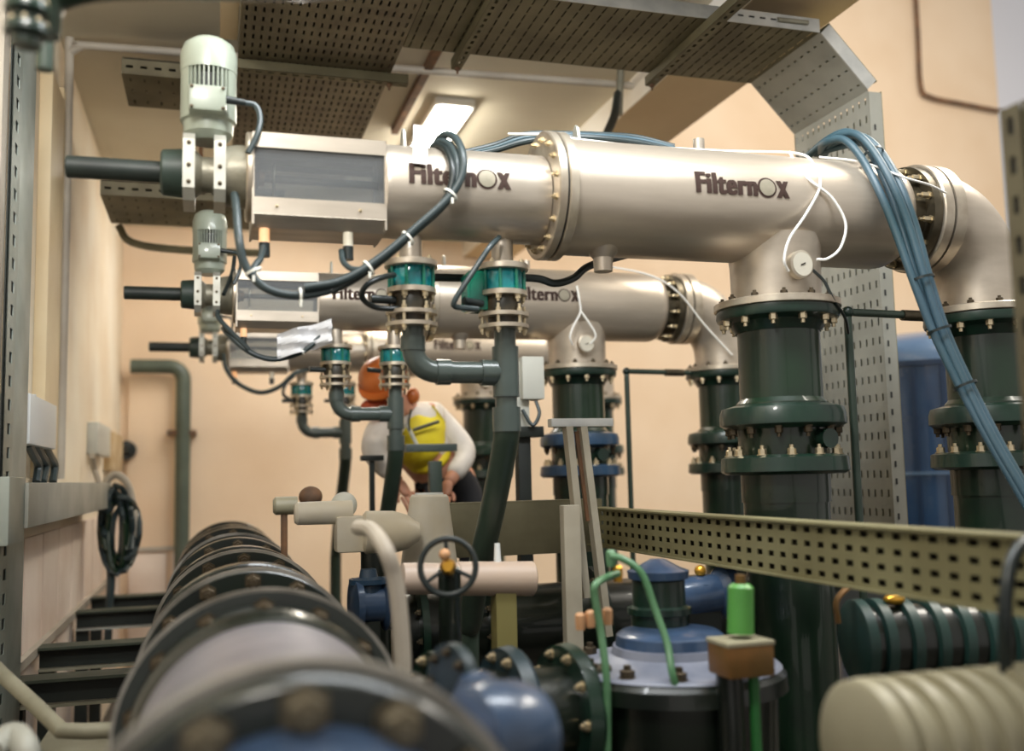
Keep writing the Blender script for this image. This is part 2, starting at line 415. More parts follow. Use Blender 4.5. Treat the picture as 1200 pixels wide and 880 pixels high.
def make_filter(Y):
    z = AZ0
    R = thing('water_filter', (1.71, Y, 2.10), '', 'filter', 'row of steel water filters')
    X = V((1, 0, 0))
    def P(x, dy=0, dz=0): return V((x, Y+dy, z+dz))
    MB().lathe(P(-.368), X, [(0, .026), (.004, .029), (.26, .029)], 24).build('guide_rod', 'rod_black', R)
    MB().lathe(P(-.135), X, [(0, .055), (.006, .062), (.05, .066), (.075, .066)], 12).build('end_collar', 'collar_green', R)
    # cast gear housing with two clamp plates
    MB().lathe(P(-.075), X, [(0, .06), (.03, .062), (.045, .048), (.085, .048), (.1, .066), (.118, .066)], 28).build('gear_housing', 'cast_grey', R)
    for xx in (-.078, .0):
        poly = [(-.085, -.06), (-.085, .07), (-.07, .09), (-.02, .098), (.02, .098), (.07, .09), (.085, .07), (.085, -.06), (.06, -.088), (-.06, -.088)]
        c = MB().prism(poly, P(xx), (0, 1, 0), (0, 0, 1), .03).build('clamp_plate', 'cast_white', R)
        for sz in (-.045, .0, .06): bolt(c, P(xx+.015, -.085, sz), (0, -1, 0), .0048, 'bolt_dark')
    MB().lathe(P(.03), X, [(0, .08), (.03, .086), (.055, .086)], 32).build('hub', 'cast_grey', R)
    ep = MB().lathe(P(.082), X, [(0, .118), (.004, .122), (.014, .122), (.016, .118)], 36).build('end_plate', 'steel_flange', R)
    # vertical geared motor
    mx, mz = -.015, z+.09
    MB().lathe((mx, Y, mz), (0, 0, 1), [(0, .045), (.02, .064), (.05, .066), (.06, .058)], 28).build('gear_neck', 'motor_paint', R)
    MB().lathe((mx, Y, mz+.055), (0, 0, 1), [(0, .062), (.12, .062)], 32).build('motor_core', 'vent_dark', R)
    fins = MB()
    for k in range(9):
        a = -PI/2+(k-4)*.17; c = V((mx+math.cos(a)*.066, Y+math.sin(a)*.066, mz+.15))
        fins.obox(c, (math.cos(a), math.sin(a), 0), (-math.sin(a), math.cos(a), 0), (0, 0, 1), .006, .0016, .045)
    fins.build('cooling_fin', 'motor_paint', R)['kind'] = 'stuff'
    sh = MB(); nn = 28; a0_ = -PI/2+.78; a1_ = 1.5*PI-.78; vs_ = []
    for k in range(nn+1):
        a = a0_+(a1_-a0_)*k/nn
        for rr, zz_ in ((.073, mz+.055), (.073, mz+.195), (.063, mz+.195), (.063, mz+.055)): vs_.append((mx+rr*math.cos(a), Y+rr*math.sin(a), zz_))
    fs_ = [(4*k+i, 4*k+(i+1) % 4, 4*k+4+(i+1) % 4, 4*k+4+i) for k in range(nn) for i in range(4)]+[(0, 1, 2, 3), (4*nn+3, 4*nn+2, 4*nn+1, 4*nn)]
    sh.add(vs_, fs_).build('motor_shell', 'motor_paint', R)
    MB().lathe((mx, Y, mz+.05), (0, 0, 1), [(0, .066), (.008, .0735), (.05, .0735), (.055, .066)], 32).build('motor_band', 'motor_paint', R)
    MB().lathe((mx, Y, mz+.19), (0, 0, 1), [(0, .074), (.05, .075), (.078, .066), (.094, .045), (.1, .02), (.101, .003)], 36).build('fan_cowl', 'motor_paint', R)
    tb = MB().box((mx-.05, Y-.10, mz+.055), (mx+.045, Y-.05, mz+.125), bev=.008).build('terminal_box', 'motor_paint', R)
    for sx in (-.042, .037):
        for dz in (.063, .117): bolt(tb, (mx+sx, Y-.10, mz+dz), (0, -1, 0), .004, 'bolt_dark')
    MB().cyl((mx+.045, Y-.08, mz+.095), (mx+.095, Y-.08, mz+.09), .011, .009, 14).build('cable_gland', 'cable_black', R)
    MB().tube([(mx+.09, Y-.08, mz+.09), (mx+.12, Y-.08, mz+.085), (mx+.132, Y-.09, mz+.05), (mx+.125, Y-.11, mz-.0), (mx+.10, Y-.12, mz-.06)], .008, 8).build('power_cable', 'cable_teal', R)
    # service box with clear windows
    dz = -.018
    z0, z1 = -.125, .09
    sb = MB()
    sb.box(P(.098, -.105, z1-.035), P(.452, -.101, z1)); sb.box(P(.098, .101, z1-.035), P(.452, .105, z1))
    sb.box(P(.098, -.105, z1), P(.452, .105, z1+.006))
    sb.build('top_rail', 'steel_small', R)
    sb = MB()
    sb.box(P(.098, -.105, z0), P(.452, -.101, z0+.045)); sb.box(P(.098, .101, z0), P(.452, .105, z0+.045))
    sb.box(P(.098, -.07, z0-.03), P(.452, .07, z0-.026))
    for s_ in (-1, 1):
        sb.obox(P(.275, s_*.0875, z0-.014), (1, 0, 0), (0, s_*.035, .028), (0, -.028*s_, .035), .177, .0225, .002)
    br = sb.build('bottom_rail', 'steel_small', R)
    for xx in (.16, .38): bolt(br, P(xx, -.105, z0+.022), (0, -1, 0), .004)
    for yy in (-.098, .096):
        MB().box(P(.1, yy, z0+.03), P(.45, yy+.003, z1-.02)).build('window_pane', 'clear_plastic', R)
    MB().box(P(.096, -.105, z0-.028), P(.102, .105, z1+.004)).build('box_end', 'steel_small', R)
    MB().box(P(.446, -.105, z0-.028), P(.452, .105, z1+.004)).build('box_end', 'steel_small', R)
    MB().lathe(P(.1), X, [(0, .011), (.35, .011)], 16).build('drive_shaft', 'steel_dark', R)
    MB().lathe(P(.102), X, [(0, .03), (.012, .03), (.014, .022), (.03, .022)], 20).build('shaft_gland', 'copper', R)
    MB().lathe(P(.155), X, [(0, .045), (.004, .045)], 24).build('switch_disc', 'steel_flange', R)
    # body
    zz = -.015
    MB().lathe(P(.452, 0, zz), X, [(0, .128), (.012, .131), (.47, .131)], 56).build('small_shell', 'steel_small', R)
    f1 = MB().lathe(P(.925), X, [(0, .186), (.003, .19), (.024, .19), (.026, .186)], 56).build('flange', 'steel_flange', R)
    bolts(f1, P(.925), (-1, 0, 0), .163, 16, .0085, 'bolt_steel', .3)
    f2 = MB().lathe(P(.957), X, [(0, .186), (.003, .19), (.026, .19), (.03, .182)], 56).build('flange', 'steel_flange', R)
    MB().lathe(P(.948), X, [(0, .182), (.012, .182)], 48).build('gasket', 'vent_dark', R)
    MB().lathe(P(.985), X, [(0, .1722), (1.10, .1722), (1.125, .168), (1.15, .155), (1.165, .135)], 72).build('main_shell', 'steel', R)
    MB().lathe(P(2.13), X, [(0, .128), (.08, .128)], 40).build('neck', 'steel_dark', R)
    f3 = MB().lathe(P(2.195), X, [(0, .17), (.03, .17)], 48).build('flange', 'steel_dark', R)
    bolts(f3, P(2.195), (-1, 0, 0), .152, 12, .010, 'bolt_steel', .5, .03)
    MB().lathe(P(2.228), X, [(0, .176), (.004, .18), (.035, .18)], 56).build('flange', 'steel_flange', R)
    MB().lathe(P(2.263), X, [(0, .168), (.01, .168)], 48).build('gasket', 'vent_dark', R)
    MB().lathe(P(2.273), X, [(0, .18), (.04, .18), (.044, .176)], 56).build('flange', 'steel_flange', R)
    # drain stubs
    for xx in (.537, .807): MB().cyl(P(xx, 0, -.11), P(xx, 0, -.215), .032, n=24).build('drain_stub', 'steel_small', R)
    b = MB(); b.lathe(P(1.115, -.02, -.15), (0, 0, -1), [(0, .06), (.035, .03), (.075, .028)], 24); b.build('drain_boss', 'steel', R)
    MB().cyl(P(1.46, 0, .15), P(1.46, 0, .215), .018, n=20).build('air_vent', 'steel_small', R)
    # lifting lugs
    for xx in (1.045, .515):
        MB().prism([(-.028, 0), (.028, 0), (.016, .05), (0, .062), (-.016, .05)], P(xx, 0, (.165 if xx > .6 else .112)), (0, 1, 0), (0, 0, 1), .008).build('lifting_lug', 'cast_white', R)
    # bottom outlet
    MB().lathe(P(1.71, 0, -.10), (0, 0, -1), [(0, .152), (.05, .145), (.08, .141), (.2, .139)], 48).build('outlet_neck', 'steel', R)
    f4 = MB().lathe(P(1.71, 0, -.30), (0, 0, -1), [(0, .19), (.003, .196), (.022, .196), (.024, .192)], 56).build('flange', 'steel_flange', R)
    bolts(f4, P(1.71, 0, -.30), (0, 0, 1), .168, 12, .011, 'bolt_dark', .2)
    # inductive sensors under the box
    for i, xx in enumerate((.13, .352)):
        MB().cyl(P(xx, -.06, z0-.03), P(xx, -.06, z0-.07), .014, n=16).build('sensor', 'sensor_glow' if i == 0 else 'sensor_white', R)
        MB().cyl(P(xx, -.06, z0-.068), P(xx, -.06, z0-.105), .0145, n=16).build('sensor_plug', 'cable_black', R)
    # pressure gauge on the outlet neck
    gx = P(1.69, -.135, -.212)
    gv = V((.1, -1, 0)).normalized()
    g = MB().lathe(gx, gv, [(0, .02), (.02, .038), (.022, .043), (.042, .043), (.044, .038)], 32).build('pressure_gauge', 'steel_flange', R)
    MB().lathe(gx+gv*.0445, gv, [(0, .036), (.001, .036)], 32).build('gauge_dial', 'gauge_face', g)
    MB().obox(gx+gv*.0465, V((1, .1, .4)), gv, V((-.4, 0, 1)), .009, .0006, .002).build('needle', 'eye_dark', g)
    MB().tube([gx+V((.03, 0, -.02)), gx+V((.02, .02, -.05)), gx+V((.0, .03, -.065))], .009, 8).build('gauge_tap', 'tag_blue', R)
    logo(R, 1.356, 1.662, z+.022, .1722, z, Y)
    logo(R, .512, .796, z+.004, .131, z+zz, Y)
    return R
flt = make_filter(YR[0])
flt['label'] = 'nearest and largest steel water filter with tall pale geared motor at its left end'
for Y, lb in ((YR[1], 'middle steel water filter in the row, seen just below the nearest one'),
              (YR[2], 'farthest smallest steel water filter, behind the other two')):
    c = copy_tree(flt); c.location.y = Y; c['label'] = lb

# steel elbows leaving the filters
def arc(cx, cz, r, a0, a1, n, Y): return [V((cx+r*math.cos(a0+(a1-a0)*k/n), Y, cz+r*math.sin(a0+(a1-a0)*k/n))) for k in range(n+1)]
def make_elbow(Y):
    R = thing('outlet_elbow', (2.5, Y, 2.10), '', 'pipe elbow', 'steel elbows at the filter outlets')
    b = MB(); b.tube([V((2.31+x_, Y, AZ0+z_)) for x_, z_ in ((0, 0), (.03, -.004), (.075, -.022), (.12, -.058), (.155, -.105), (.18, -.16), (.192, -.22), (.195, -.305))], lambda t: .158-.019*min(1, t*1.6), 44, sub=4); b.build('elbow', 'steel', R)
    f = MB().lathe((2.505, Y, 2.125), (0, 0, -1), [(0, .188), (.003, .192), (.022, .192), (.024, .19)], 48).build('flange', 'steel_flange', R)
    bolts(f, (2.505, Y, 2.125), (0, 0, 1), .165, 12, .011, 'bolt_dark', .2)
    return R
el = make_elbow(YR[0]); el['label'] = 'large steel elbow at right end of nearest filter, turning down'
for Y, lb in ((YR[1], 'steel elbow at right end of the middle filter'), (YR[2], 'small far steel elbow at right end of the farthest filter')):
    c = copy_tree(el); c.location.y = Y; c['label'] = lb

# green risers below every outlet
def make_riser(x, Y, ma='pipe_green', mf='flange_green', mf2='flange_green', top=2.10):
    R = thing('riser_pipe', (x, Y, .02), '', 'pipe', 'green riser pipes under the filters')
    D = (0, 0, -1)
    f = MB().lathe((x, Y, top-.002), D, [(0, .188), (.02, .19), (.03, .186), (.04, .15), (.07, .132)], 48).build('flange', mf, R)
    bolts(f, (x, Y, top-.03), D, .168, 12, .0125, 'bolt_steel', .2, .022)
    MB().lathe((x, Y, top-.06), D, [(0, .127), (.22, .127), (.235, .14), (.26, .142)], 44).build('upper_pipe', ma, R)
    f = MB().lathe((x, Y, top-.30), D, [(0, .15), (.01, .185), (.03, .192), (.062, .192), (.075, .17)], 48).build('flange', mf2, R)
    bolts(f, (x, Y, top-.37), D, .165, 12, .0125, 'bolt_dark', .2, .022)
    MB().lathe((x, Y, top-.30), D, [(0, .142), (.18, .135), (.30, .135)], 44).build('valve_body', ma, R)
    f = MB().lathe((x, Y, top-.455), D, [(0, .17), (.008, .192), (.05, .195), (.06, .18)], 48).build('flange', mf2, R)
    bolts(f, (x, Y, top-.457), (0, 0, 1), .165, 12, .0125, 'bolt_steel', .2, .02)
    MB().cyl((x+.05, Y-.13, top-.41), (x+.055, Y-.17, top-.41), .03, n=14).build('valve_spindle', mf, R)
    MB().lathe((x, Y, top-.515), D, [(0, .13), (top-.55, .13)], 40).build('lower_pipe', ma, R)
    MB().lathe((x, Y, .06), D, [(0, .14), (.0, .2), (.04, .2)], 40).build('flange', mf, R)
    return R
rz = {}
r1 = make_riser(1.71, YR[0]); r1['label'] = 'large dark green riser pipe beneath the gauge of the nearest filter'
r2 = make_riser(1.71, YR[1], mf2='flange_blue'); r2['label'] = 'riser pipe with blue flanges beneath the middle filter'
r3 = copy_tree(r1); r3.location = (1.71, YR[2], .02); r3['label'] = 'far dark green riser beneath the farthest filter, behind the crouching worker'
r4 = copy_tree(r1); r4.location = (2.505, YR[0], .02); r4['label'] = 'dark green riser pipe under the large elbow at right edge'
r5 = copy_tree(r1); r5.location = (2.505, YR[1], .02); r5['label'] = 'dark green riser under the elbow of the middle filter'
r6 = copy_tree(r1); r6.location = (2.505, YR[2], .02); r6['label'] = 'far riser under the elbow of the farthest filter, half hidden by the blue-flanged one'

# drain valves
def make_valve(x, Y, act):
    z = AZ0-.215
    R = thing('drain_valve', (x, Y, z-.21), '', 'valve', 'small valves under the filters')
    D = (0, 0, -1); c = (x, Y, z)
    f = MB().lathe((x, Y, z), D, [(0, .074), (.002, .076), (.016, .076), (.018, .074)], 36).build('flange', 'steel_flange', R)
    bolts(f, (x, Y, z), (0, 0, 1), .062, 4, .007, 'bolt_steel', .5)
    b = MB().lathe((x, Y, z-.018), D, [(0, .056), (.008, .059), (.05, .059), (.06, .056)], 32).build('green_body', 'valve_glass', R)
    rb = MB()
    for k in range(8):
        a = 2*PI*(k+.5)/8; rb.cyl((x+.063*math.cos(a), Y+.063*math.sin(a), z-.014), (x+.063*math.cos(a), Y+.063*math.sin(a), z-.082), .005, n=8)
    rb.build('tie_rod', 'valve_green', R)['kind'] = 'stuff'
    f = MB().lathe((x, Y, z-.078), D, [(0, .07), (.014, .07)], 36).build('flange', 'steel_flange', R)
    bolts(f, (x, Y, z-.092), D, .058, 6, .009, 'bolt_steel', .5, .014)
    MB().lathe((x, Y, z-.092), D, [(0, .05), (.03, .055), (.06, .05)], 28).build('black_body', 'valve_black', R)
    for q in (.142, .176):
        f = MB().lathe((x, Y, z-q), D, [(0, .073), (.011, .073)], 36).build('flange', 'steel_flange', R)
        bolts(f, (x, Y, z-q+(0 if q < .15 else -.011)), (0, 0, 1 if q < .15 else -1), .063, 6, .0075, 'bolt_steel', .5, .011)
    MB().lathe((x, Y, z-.153), D, [(0, .045), (.025, .045)], 24).build('seal', 'valve_black', R)
    rb = MB()
    for k in range(6):
        a = 2*PI*(k+.5)/6; u, w_, _ = MB().frame(D); p = V((x, Y, 0))+(u*math.cos(a)+w_*math.sin(a))*.063
        rb.cyl((p.x, p.y, z-.12), (p.x, p.y, z-.2), .005, n=8)
    rb.build('stud', 'bolt_steel', R)['kind'] = 'stuff'
    if act:
        MB().box((x-.105, Y-.02, z-.135), (x-.05, Y+.06, z-.02), bev=.006).build('actuator', 'valve_green', R)
        rb = MB()
        for k in range(5): rb.box((x-.112, Y-.018+k*.016, z-.13), (x-.104, Y-.011+k*.016, z-.03))
        rb.build('actuator_fin', 'valve_green', R)['kind'] = 'stuff'
        MB().cyl((x-.07, Y-.02, z-.118), (x-.13, Y-.05, z-.116), .011, n=12).build('cable_gland', 'cable_black', R)
    else:
        MB().cyl((x-.05, Y-.02, z-.115), (x-.12, Y-.03, z-.115), .012, n=12).build('cable_gland', 'cable_black', R)
    return R
va = make_valve(.537, YR[0], False); vb = make_valve(.807, YR[0], True)
va['label'] = 'left of the two green and steel valves under the nearest filter'
vb['label'] = 'right of the two green and steel valves under the nearest filter, with green actuator'
for i, nm in ((1, 'middle'), (2, 'farthest')):
    c = copy_tree(va); c.location.y = YR[i]; c['label'] = 'left green and steel valve under the %s filter' % nm
    c = copy_tree(vb); [bpy.data.objects.remove(q) for q in list(c.children) if q.name.startswith('actuator')]; c.location.y = YR[i]; c['label'] = 'right green and steel valve under the %s filter' % nm

# grey plastic drain pipes
def make_pvc(Y):
    R = thing('plastic_drain_pipe', (.807, Y+.62, .02), '', 'drain pipe', 'grey plastic drain pipes under the filter valves')
    zt = AZ0-.215-.187; zh = 1.6+.246*1.2; xa, xb = .54, .81; r = .0315
    MB().tube([V((xa, Y, zt)), V((xa, Y, zh+.07))]+arc(xa+.07, zh+.07, .07, PI, 1.5*PI, 8, Y)+[V((xb, Y, zh))], r, 24, smooth=False).build('elbow_run', 'pvc_grey', R)
    MB().cyl((xa+.065, Y, zh), (xa+.105, Y, zh), r+.005).build('socket', 'pvc_grey', R)
    MB().cyl((xa, Y, zh+.06), (xa, Y, zh+.10), r+.004).build('socket', 'pvc_grey', R)
    MB().cyl((xb-.075, Y, zh), (xb-.03, Y, zh), r+.006).build('socket', 'pvc_grey', R)
    MB().cyl((xb, Y, zh-.07), (xb, Y, zh+.075), r+.007).build('tee', 'pvc_grey', R)
    MB().cyl((xb, Y, zt), (xb, Y, zh-.12), r).build('vertical_run', 'pvc_grey', R)
    MB().tube([V((xb, Y, zh-.11)), V((xb, Y, zh-.16)), V((xb, Y+.03, zh-.22)), V((xb-.005, Y+.14, zh-.38)), V((xb-.01, Y+.28, zh-.56)), V((xb-.01, Y+.42, zh-.75)), V((xb-.01, Y+.47, zh-.9)), V((xb-.01, Y+.47, .03))], r+.006, 20).build('sloping_run', 'pvc_green', R)
    MB().cyl((xb, Y, zh-.10), (xb, Y, zh-.17), r+.009).build('socket', 'pvc_grey', R)
    return R
pv = make_pvc(YR[0]); pv['label'] = 'thick grey plastic drain pipe joining both valves of the nearest filter'
for i, lb in ((1, 'grey plastic drain pipe under the middle filter, in front of the worker'), (2, 'thin far grey plastic drain pipe under the farthest filter')):
    c = copy_tree(pv); c.location.y = YR[i]+.62; c['label'] = lb

# small dark vent pipe with elbow beside each outlet riser
def make_vent(Y):
    a = AY(993, 366, YR[0]); x = a.x; zt = a.z
    R = thing('vent_pipe', (x, Y, .02), '', 'pipe', 'thin vent pipes beside the elbow risers')
    MB().tube([V((x, Y, .03)), V((x, Y, zt-.04)), V((x, Y, zt-.012)), V((x+.012, Y, zt)), V((x+.04, Y, zt)), V((2.36, Y, zt-.005))], .013, 12, smooth=False).build('pipe_run', 'pvc_green', R)
    MB().ball((x, Y, zt), .02).build('elbow', 'flange_green', R)
    MB().cyl((2.18, Y, zt-.004), (2.28, Y, zt-.005), .018, n=14).build('union', 'steel_dark', R)
    return R
vp = make_vent(YR[0]); vp['label'] = 'thin dark green vent pipe with elbow in front of the perforated tray column'
c = copy_tree(vp); c.location.y = YR[1]; c['label'] = 'thin brownish vent pipe against the bare peach wall'

# ================================================================== CABLE TRAYS
R = thing('wide_cable_tray', (.42, 4.2, 3.40), 'wide perforated cable tray hanging under the ceiling above the filter motor', 'cable tray')
MB().perf((.10, 2.9, 3.40), (1, 0, 0), (0, 1, 0), 20, 38, .0325, .082, .009, .042, .003).build('perforated_base', 'tray_galv', R)
MB().box((.10, 2.9, 3.475), (.75, 6.016, 3.48)).build('slot_backing', 'tray_dark', R)  # dark sheet added so the slots show the shade inside the tray
MB().box((.097, 2.9, 3.40), (.10, 6.016, 3.475)).build('side_rail', 'tray_galv', R)
MB().box((.75, 2.9, 3.40), (.753, 6.016, 3.475)).build('side_rail', 'tray_galv', R)

R = thing('branch_cable_tray', (1.6, 3.68, 3.40), 'long cable tray with pale side rail ending in a faceted bend above the nearest filter', 'cable tray')
MB().perf((.757, 3.41, 3.40), (1, 0, 0), (0, 1, 0), 34, 8, .0483, .069, .007, .052, .003).build('perforated_base', 'tray_olive', R)
MB().box((.757, 3.405, 3.398), (2.40, 3.41, 3.455)).build('near_rail', 'tray_white', R)
sl = MB()
MB().box((.757, 3.96, 3.40), (2.42, 3.964, 3.455)).build('far_rail', 'tray_olive', R)
MB().box((.757, 3.41, 3.452), (2.40, 3.96, 3.456)).build('slot_backing', 'tray_dark', R)  # added dark sheet, its colour gives the shade seen through the slots
for x in (.80, .88, 2.17, 2.12, 2.07, 2.02):
    sl.box((x, 3.4035, 3.425), (x+.025, 3.4055, 3.432))
sl.build('rail_slot', 'vent_dark', R)['kind'] = 'stuff'
MB().tube([(2.20, 3.40, 3.428), (2.34, 3.40, 3.43)], .010, 8, smooth=False).build('splice_bolt', 'cast_grey', R)
# faceted 90 degree bend and vertical drop
bp = [(2.40, 3.40), (2.62, 3.17), (2.62, 1.30)]
for i, (p, q) in enumerate(zip(bp[:-1], bp[1:])):
    a = V((p[0], 3.41, p[1])); d = V((q[0]-p[0], 0, q[1]-p[1])); L = d.length; d.normalize()
    n = V((-d.z, 0, d.x))*-1   # towards the outside of the bend
    n = V((0, 1, 0)).cross(d)
    if n.x < 0: n = -n
    if i == 0:
        MB().perf(a, d, (0, 1, 0), 4, 11, L/4, .05, .008, .018, .003).build('bend_plate', 'rail_grey', R)
    else:
        nn = int(L/.075)
        MB().perf(a, d, (0, 1, 0), nn, 13, L/nn, .55/13, .030, .012, .003).build('drop_plate', 'rail_grey', R)
    for yy in (3.407, 3.958):
        m_ = a+d*L/2+n*.03; m_.y = yy
        MB().obox(m_, d, (0, 1, 0), n, L/2-.006, .0035, .03).build('bend_rail' if i == 0 else 'drop_rail', 'tray_white' if i == 0 else 'rail_grey', R)
    mm = a+d*L/2+n*.062; mm.y = 3.685
    MB().obox(mm, d, (0, 1, 0), n, L/2, .28, .002).build('slot_backing', 'tray_beige', R)
so = MB()
for k in range(24):
    zz = 3.0-k*.07
    so.box((2.636, 3.4015, zz), (2.644, 3.404, zz+.024))
so.build('rail_slot', 'vent_dark', R)['kind'] = 'stuff'

R = thing('upper_cable_tray', (1.4, 3.0, 3.47), 'olive cable tray crossing the very top of the frame, nearest the camera', 'cable tray')
MB().perf((.757, 2.72, 3.47), (1, 0, 0), (0, 1, 0), 27, 8, .0483, .076, .007, .055, .003).build('perforated_base', 'tray_olive', R)
MB().box((.757, 3.328, 3.47), (2.06, 3.332, 3.53)).build('side_rail', 'tray_olive', R)
MB().box((.757, 2.716, 3.47), (2.06, 2.72, 3.53)).build('side_rail', 'tray_olive', R)
MB().box((.757, 2.72, 3.53), (2.06, 3.33, 3.534)).build('slot_backing', 'tray_dark', R)  # added sheet, dark colour stands in for shade behind the slots

def strut(p, q, lab, slots=True, hangers=()):
    p = V(p); q = V(q); d = (q-p).normalized(); L = (q-p).length; s = d.cross(V((0, 0, 1)))
    R = thing('hanger_channel', (p+q)/2, lab, 'support channel', 'slotted support channels under the trays')
    c = (p+q)/2; b = MB()
    n = int(L/.05)
    b.perf(p-s*.0205, d, s, n, 1, L/n, .041, .026, .013, .0025)
    b.obox(c-s*.0205+V((0, 0, .02)), d, s, (0, 0, 1), L/2, .0012, .02)
    b.obox(c+s*.0205+V((0, 0, .02)), d, s, (0, 0, 1), L/2, .0012, .02)
    b.build('channel', 'tray_olive', R)
    b = MB()
    for h in hangers:
        x = p+d*L*h; x.z = p.z-.03
        b = MB(); b.cyl(x, (x.x, x.y, 3.70), .005, n=8); b.cyl((x.x, x.y, p.z-.014), (x.x, x.y, p.z), .012, n=6)
        b.build('threaded_rod', 'rust_brown', R)
    return R
strut((1.0, 2.7, 3.355), (1.0, 4.03, 3.355), 'left slotted channel sticking out diagonally under the branch tray', hangers=(.98,))
strut((1.90, 2.7, 3.355), (1.90, 4.00, 3.355), 'right slotted channel sticking out diagonally under the branch tray', hangers=(.98,))
strut((.00, 4.25, 3.355), (.83, 4.25, 3.355), 'horizontal support channel crossing below the wide perforated tray', hangers=(.9,))

# smaller trays behind the motor
def small_tray(x0, x1, y0, y1, z, lab):
    R = thing('small_cable_tray', ((x0+x1)/2, (y0+y1)/2, z), lab, 'cable tray')
    nu = max(2, int((x1-x0)/.06)); nv = max(2, int((y1-y0)/.12))
    MB().perf((x0, y0, z), (1, 0, 0), (0, 1, 0), nu, nv, (x1-x0)/nu, (y1-y0)/nv, .008, .04, .003).build('perforated_base', 'tray_olive', R)
    MB().perf((x0, y0, z), (1, 0, 0), (0, 0, 1), nu, 1, (x1-x0)/nu, .07, .03, .012, .003).build('near_rail', 'tray_galv', R)
    MB().box((x0, y1, z), (x1, y1+.003, z+.07)).build('far_rail', 'tray_olive', R)
    MB().box((x0-.003, y0, z), (x0, y1, z+.07)).build('side_rail', 'tray_olive', R)
    MB().box((x0, y0, z+.075), (x1, y1, z+.078)).build('slot_backing', 'tray_dark', R)  # dark sheet added in place of the shaded tray inside
    return R
a = AZ(143, 86, 3.45); b = AZ(150, 124, 3.45)
small_tray(a.x, .09, a.y, b.y, 3.45, 'short far cable tray piece left of the pale motor, near the ceiling')
a = AZ(118, 228, 3.0); b = AZ(145, 262, 3.0)
R = small_tray(a.x, .35, a.y, b.y, 3.0, 'lower far cable tray crossing behind the black guide rod')
MB().box((a.x+.45, a.y+.1, 3.0), (a.x+.47, a.y+.12, 3.70)).build('hanger_rod', 'rust_brown', R)
MB().tube([(a.x+.03, b.y+.05, 3.0), (a.x+.10, b.y+.05, 2.91), (a.x+.35, b.y+.05, 2.88), (.30, b.y+.05, 2.88)], .022, 6, sub=4).build('support_bracket', 'tray_olive', R)

tr_ = MB().box((.02, 2.9, 3.47), (.092, 4.22, 3.56), bev=.004).build('cable_trunking', 'conduit_beige')
tag(tr_, 'beige square trunking running beside the wide perforated tray', 'trunking')

# ceiling conduits
o = MB().tube([(-.655, 4.9, 1.63), (-.655, 4.9, 3.56), (-.655, 4.9, 3.62), (-.60, 4.88, 3.655), (-.5, 4.87, 3.66), (.9, 4.80, 3.665), (2.02, 4.72, 3.66), (2.13, 4.72, 3.66)], .020, 12, sub=4).build('ceiling_conduit', 'conduit_grey')
tag(o, 'pale round conduit running up the left wall and across the ceiling', 'conduit')
o = MB().box((1.02, 3.9, 3.66), (1.06, 5.75, 3.70)).build('ceiling_trunking', 'rust_brown')
tag(o, 'narrow brown trunking strip on the ceiling beside the lit lamp', 'trunking')
R = thing('conduit_end', (2.05, 4.95, 3.35), 'short grey conduit stub with black flexible hose coming off the beam', 'conduit')
a = AY(728, 95, 4.6); MB().cyl((a.x, 4.6, 3.70), AY(725, 135, 4.6), .02, n=14).build('stub', 'cast_grey', R)
MB().tube([AY(724, 110, 4.6), AY(720, 135, 4.5), AY(712, 155, 4.4), AY(706, 172, 4.3), AY(700, 200, 4.2)], .022, 10).build('hose', 'cable_black', R)

# lit ceiling lamp
R = thing('ceiling_lamp', (1.27, 5.85, 3.62), 'lit white fluorescent ceiling lamp behind the nearest filter', 'lamp')
MB().box((1.17, 5.2, 3.655), (1.40, 6.5, 3.70), bev=.01).build('housing', 'lamp_housing', R)
MB().prism([(-.10, 0), (.10, 0), (.075, .035), (-.075, .035)], (1.285, 5.23, 3.655), (1, 0, 0), (0, 0, -1), 1.22).build('diffuser', 'lamp_glow', R)

# ================================================================== CABLES ON THE NEAREST FILTER
Y0 = YR[0]
def cab(name, pts, r, m, lab, cat='cable', group=None, n=10, parent=None, sub=6):
    o = MB().tube(pts, r, n, sub=sub).build(name, m, parent)
    if lab: tag(o, lab, cat, group)
    return o
# looped harness: up over the small shell, then down to the sensors
yf = Y0-.165
R = thing('cable_harness', AY(400, 330, yf), 'thick dark cable harness looping from the small shell down past the service box', 'cable')
ptsA = [V((0, 0, 0)), AY(503, 186, Y0+.05), AY(508, 172, Y0+.0), AY(518, 166, Y0-.05), AY(529, 172, Y0-.10), AY(536, 190, Y0-.15), AY(535, 214, yf), AY(520, 240, yf), AY(485, 272, yf), AY(440, 310, yf), AY(395, 337, yf), AY(350, 346, yf), AY(312, 338, yf), AY(288, 312, yf), AY(280, 280, yf), AY(277, 245, yf+.05), AY(275, 228, yf+.09)]
ptsA = ptsA[1:]
MB().tube(ptsA, .011, 12).build('cable', 'cable_teal', R)
off = V((.012, -.014, .017))
MB().tube([p+off for p in ptsA[0:11]], .011, 12).build('cable', 'cable_teal', R)
off = V((-.016, -.004, -.012))
MB().tube([p+off for p in ptsA[2:10]], .010, 12).build('cable', 'cable_black', R)
MB().tube([AY(309, 288, Y0-.06), AY(305, 303, Y0-.12), AY(296, 318, yf+.01), AY(305, 334, yf)], .009, 10).build('sensor_lead', 'cable_teal', R)
MB().tube([AY(400, 294, Y0-.06), AY(402, 306, Y0-.1), AY(412, 315, yf+.02), AY(428, 316, yf)], .008, 10).build('sensor_lead', 'cable_teal', R)
